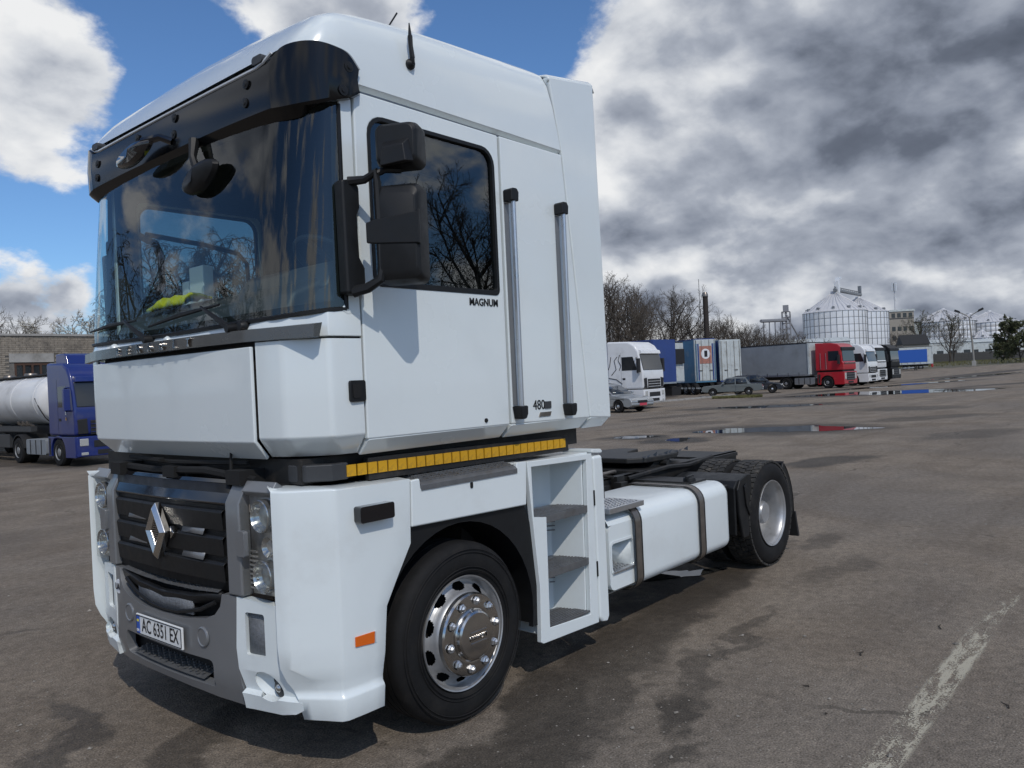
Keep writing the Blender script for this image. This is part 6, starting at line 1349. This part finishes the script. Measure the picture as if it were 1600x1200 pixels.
# lamp post
lp = thing('street_lamp', 'concrete street lamp with two dark heads on curved arms', 'street lamp', g0(1522, 150), radians(-80)); PC = principled('post_concrete', (.23, .22, .20), .85, var=.15)
MB().tube([(.15, 0, -.1), (0, 0, 4.5), (-.32, 0, 9.2)], [.19, .16, .12], 10).obj('post', PC, lp); MB().box(-.22, .5, -.25, .25, -.1, 1.0).obj('base', CONC, lp, bevel=.05)
for s in (-1, 1):
    MB().tube([(-.32, 0, 9.1), (-.32+s*.35, 0, 9.5), (-.32+s*1.1, 0, 10.0), (-.32+s*1.6, 0, 10.25)], .085, 6).obj('arm', PC, lp)
    MB().prism([(-.32+s*1.4, 10.02), (-.32+s*1.5, 10.48), (-.32+s*2.3, 10.86), (-.32+s*2.45, 10.5)], 'y', -.28, .28).obj('lamp_head', BG_BLK, lp, bevel=.06)
# concrete fence of separate panels and posts
fe_ = thing('concrete_fence', 'long grey concrete panel fence at the far side of the yard', 'fence', (0, 0, 0)); F0, F1 = at(1452, 240), at(1680, 222); nF = 20; vF = (F1-F0)/nF; aF = atan2(vF.y, vF.x); Lf = vF.xy.length
FC = principled('fence_concrete', (.085, .083, .078), .9, var=.25, vscale=.5, dirt=(.04, .04, .036), dscale=.6, damt=.6)
pm = MB().box(.1, Lf-.1, -.06, .06, 0, 2.75); 
for i in range(4): pm.box(.25+i*(Lf-.5)/4, .1+(i+1)*(Lf-.5)/4, -.1, .1, .25, 2.5)
pm = pm.mesh('panel', FC); po = MB().box(-.12, .12, -.14, .14, 0, 2.95).mesh('post', FC)
for k in range(nF):
    p = F0+vF*k
    for nm, me in (('panel', pm), ('post', po)):
        o = link(nm, me, fe_); o.location = (p.x, p.y, rise(p.x, p.y)-.1); o.rotation_euler = (0, 0, aF)
# verge, grass and kerb
VERGE = principled('verge_soil', (.10, .092, .06), .95, var=.35, vscale=.5, dirt=(.05, .055, .025), dscale=.4, damt=.7)
mb = MB(); rows = []
for j, d in enumerate((152, 172, 196, 228)):
    rows.append([tuple(Vector(g0(px, d+7*sin(px*.02+j)))+Vector((0, 0, (.006, .10, .12, .02)[j]))) for px in range(1390, 1700, 20)])
mb.loft(rows); tag(mb.obj('verge', VERGE), 'brown grassy verge in front of the concrete fence', kind='structure')
GRASS = principled('dry_grass', (.13, .125, .045), .9, var=.45, vscale=.8)
mb = MB(); rn = random.Random(21)
def tuft(x, y, z, h):
    for _ in range(4):
        a = rn.uniform(0, 6.28); l = h*rn.uniform(.5, 1.2); w = .03; dx, dy = cos(a), sin(a)
        mb.add([(x-dy*w, y+dx*w, z), (x+dy*w, y-dx*w, z), (x+dx*l*.5, y+dy*l*.5, z+l)], [(0, 1, 2)])
for _ in range(1500):
    k = rn.random(); p = at(1112+78*k, 54+2.6*rn.random()-1.0*k); tuft(p.x, p.y, 0, .14)
tag(mb.obj('grass_strip', GRASS, weld=False), 'strip of dull grass in front of the old saloon car', kind='stuff'); mb = MB()
for _ in range(2600): p = Vector(g0(rn.uniform(1395, 1680), rn.uniform(156, 226))); tuft(p.x, p.y, p.z+.05, .42)
tag(mb.obj('verge_grass', GRASS, weld=False), 'dry grass on the verge by the fence', kind='stuff')
K0, K1 = at(1010, 51.5), at(1150, 59.5); kb = thing('kerb', 'broken concrete kerb in front of the white cab and trailers', 'kerb', (0, 0, 0)); vK = (K1-K0)/16; km = MB().box(.02, vK.xy.length-.02, -.09, .09, 0, .13).mesh('kerb_stone', CONC)
for k in range(16): o = link('kerb_stone', km, kb); p = K0+vK*k; o.location = (p.x, p.y, -.01+.012*sin(k*2.3)); o.rotation_euler = (0, 0, atan2(vK.y, vK.x)+.02*sin(k*1.7))

for i in range(16):
    px = 170+i*50; ms = (TA, TB, TC)[i % 3]
    plant(ms, 'bare tree of the far tree line hidden from the front by the big white truck', ground_at(px, 112+9*sin(i*2.1)), i*1.3, .9+.2*sin(i*1.7), 'far tree line behind the big white truck')
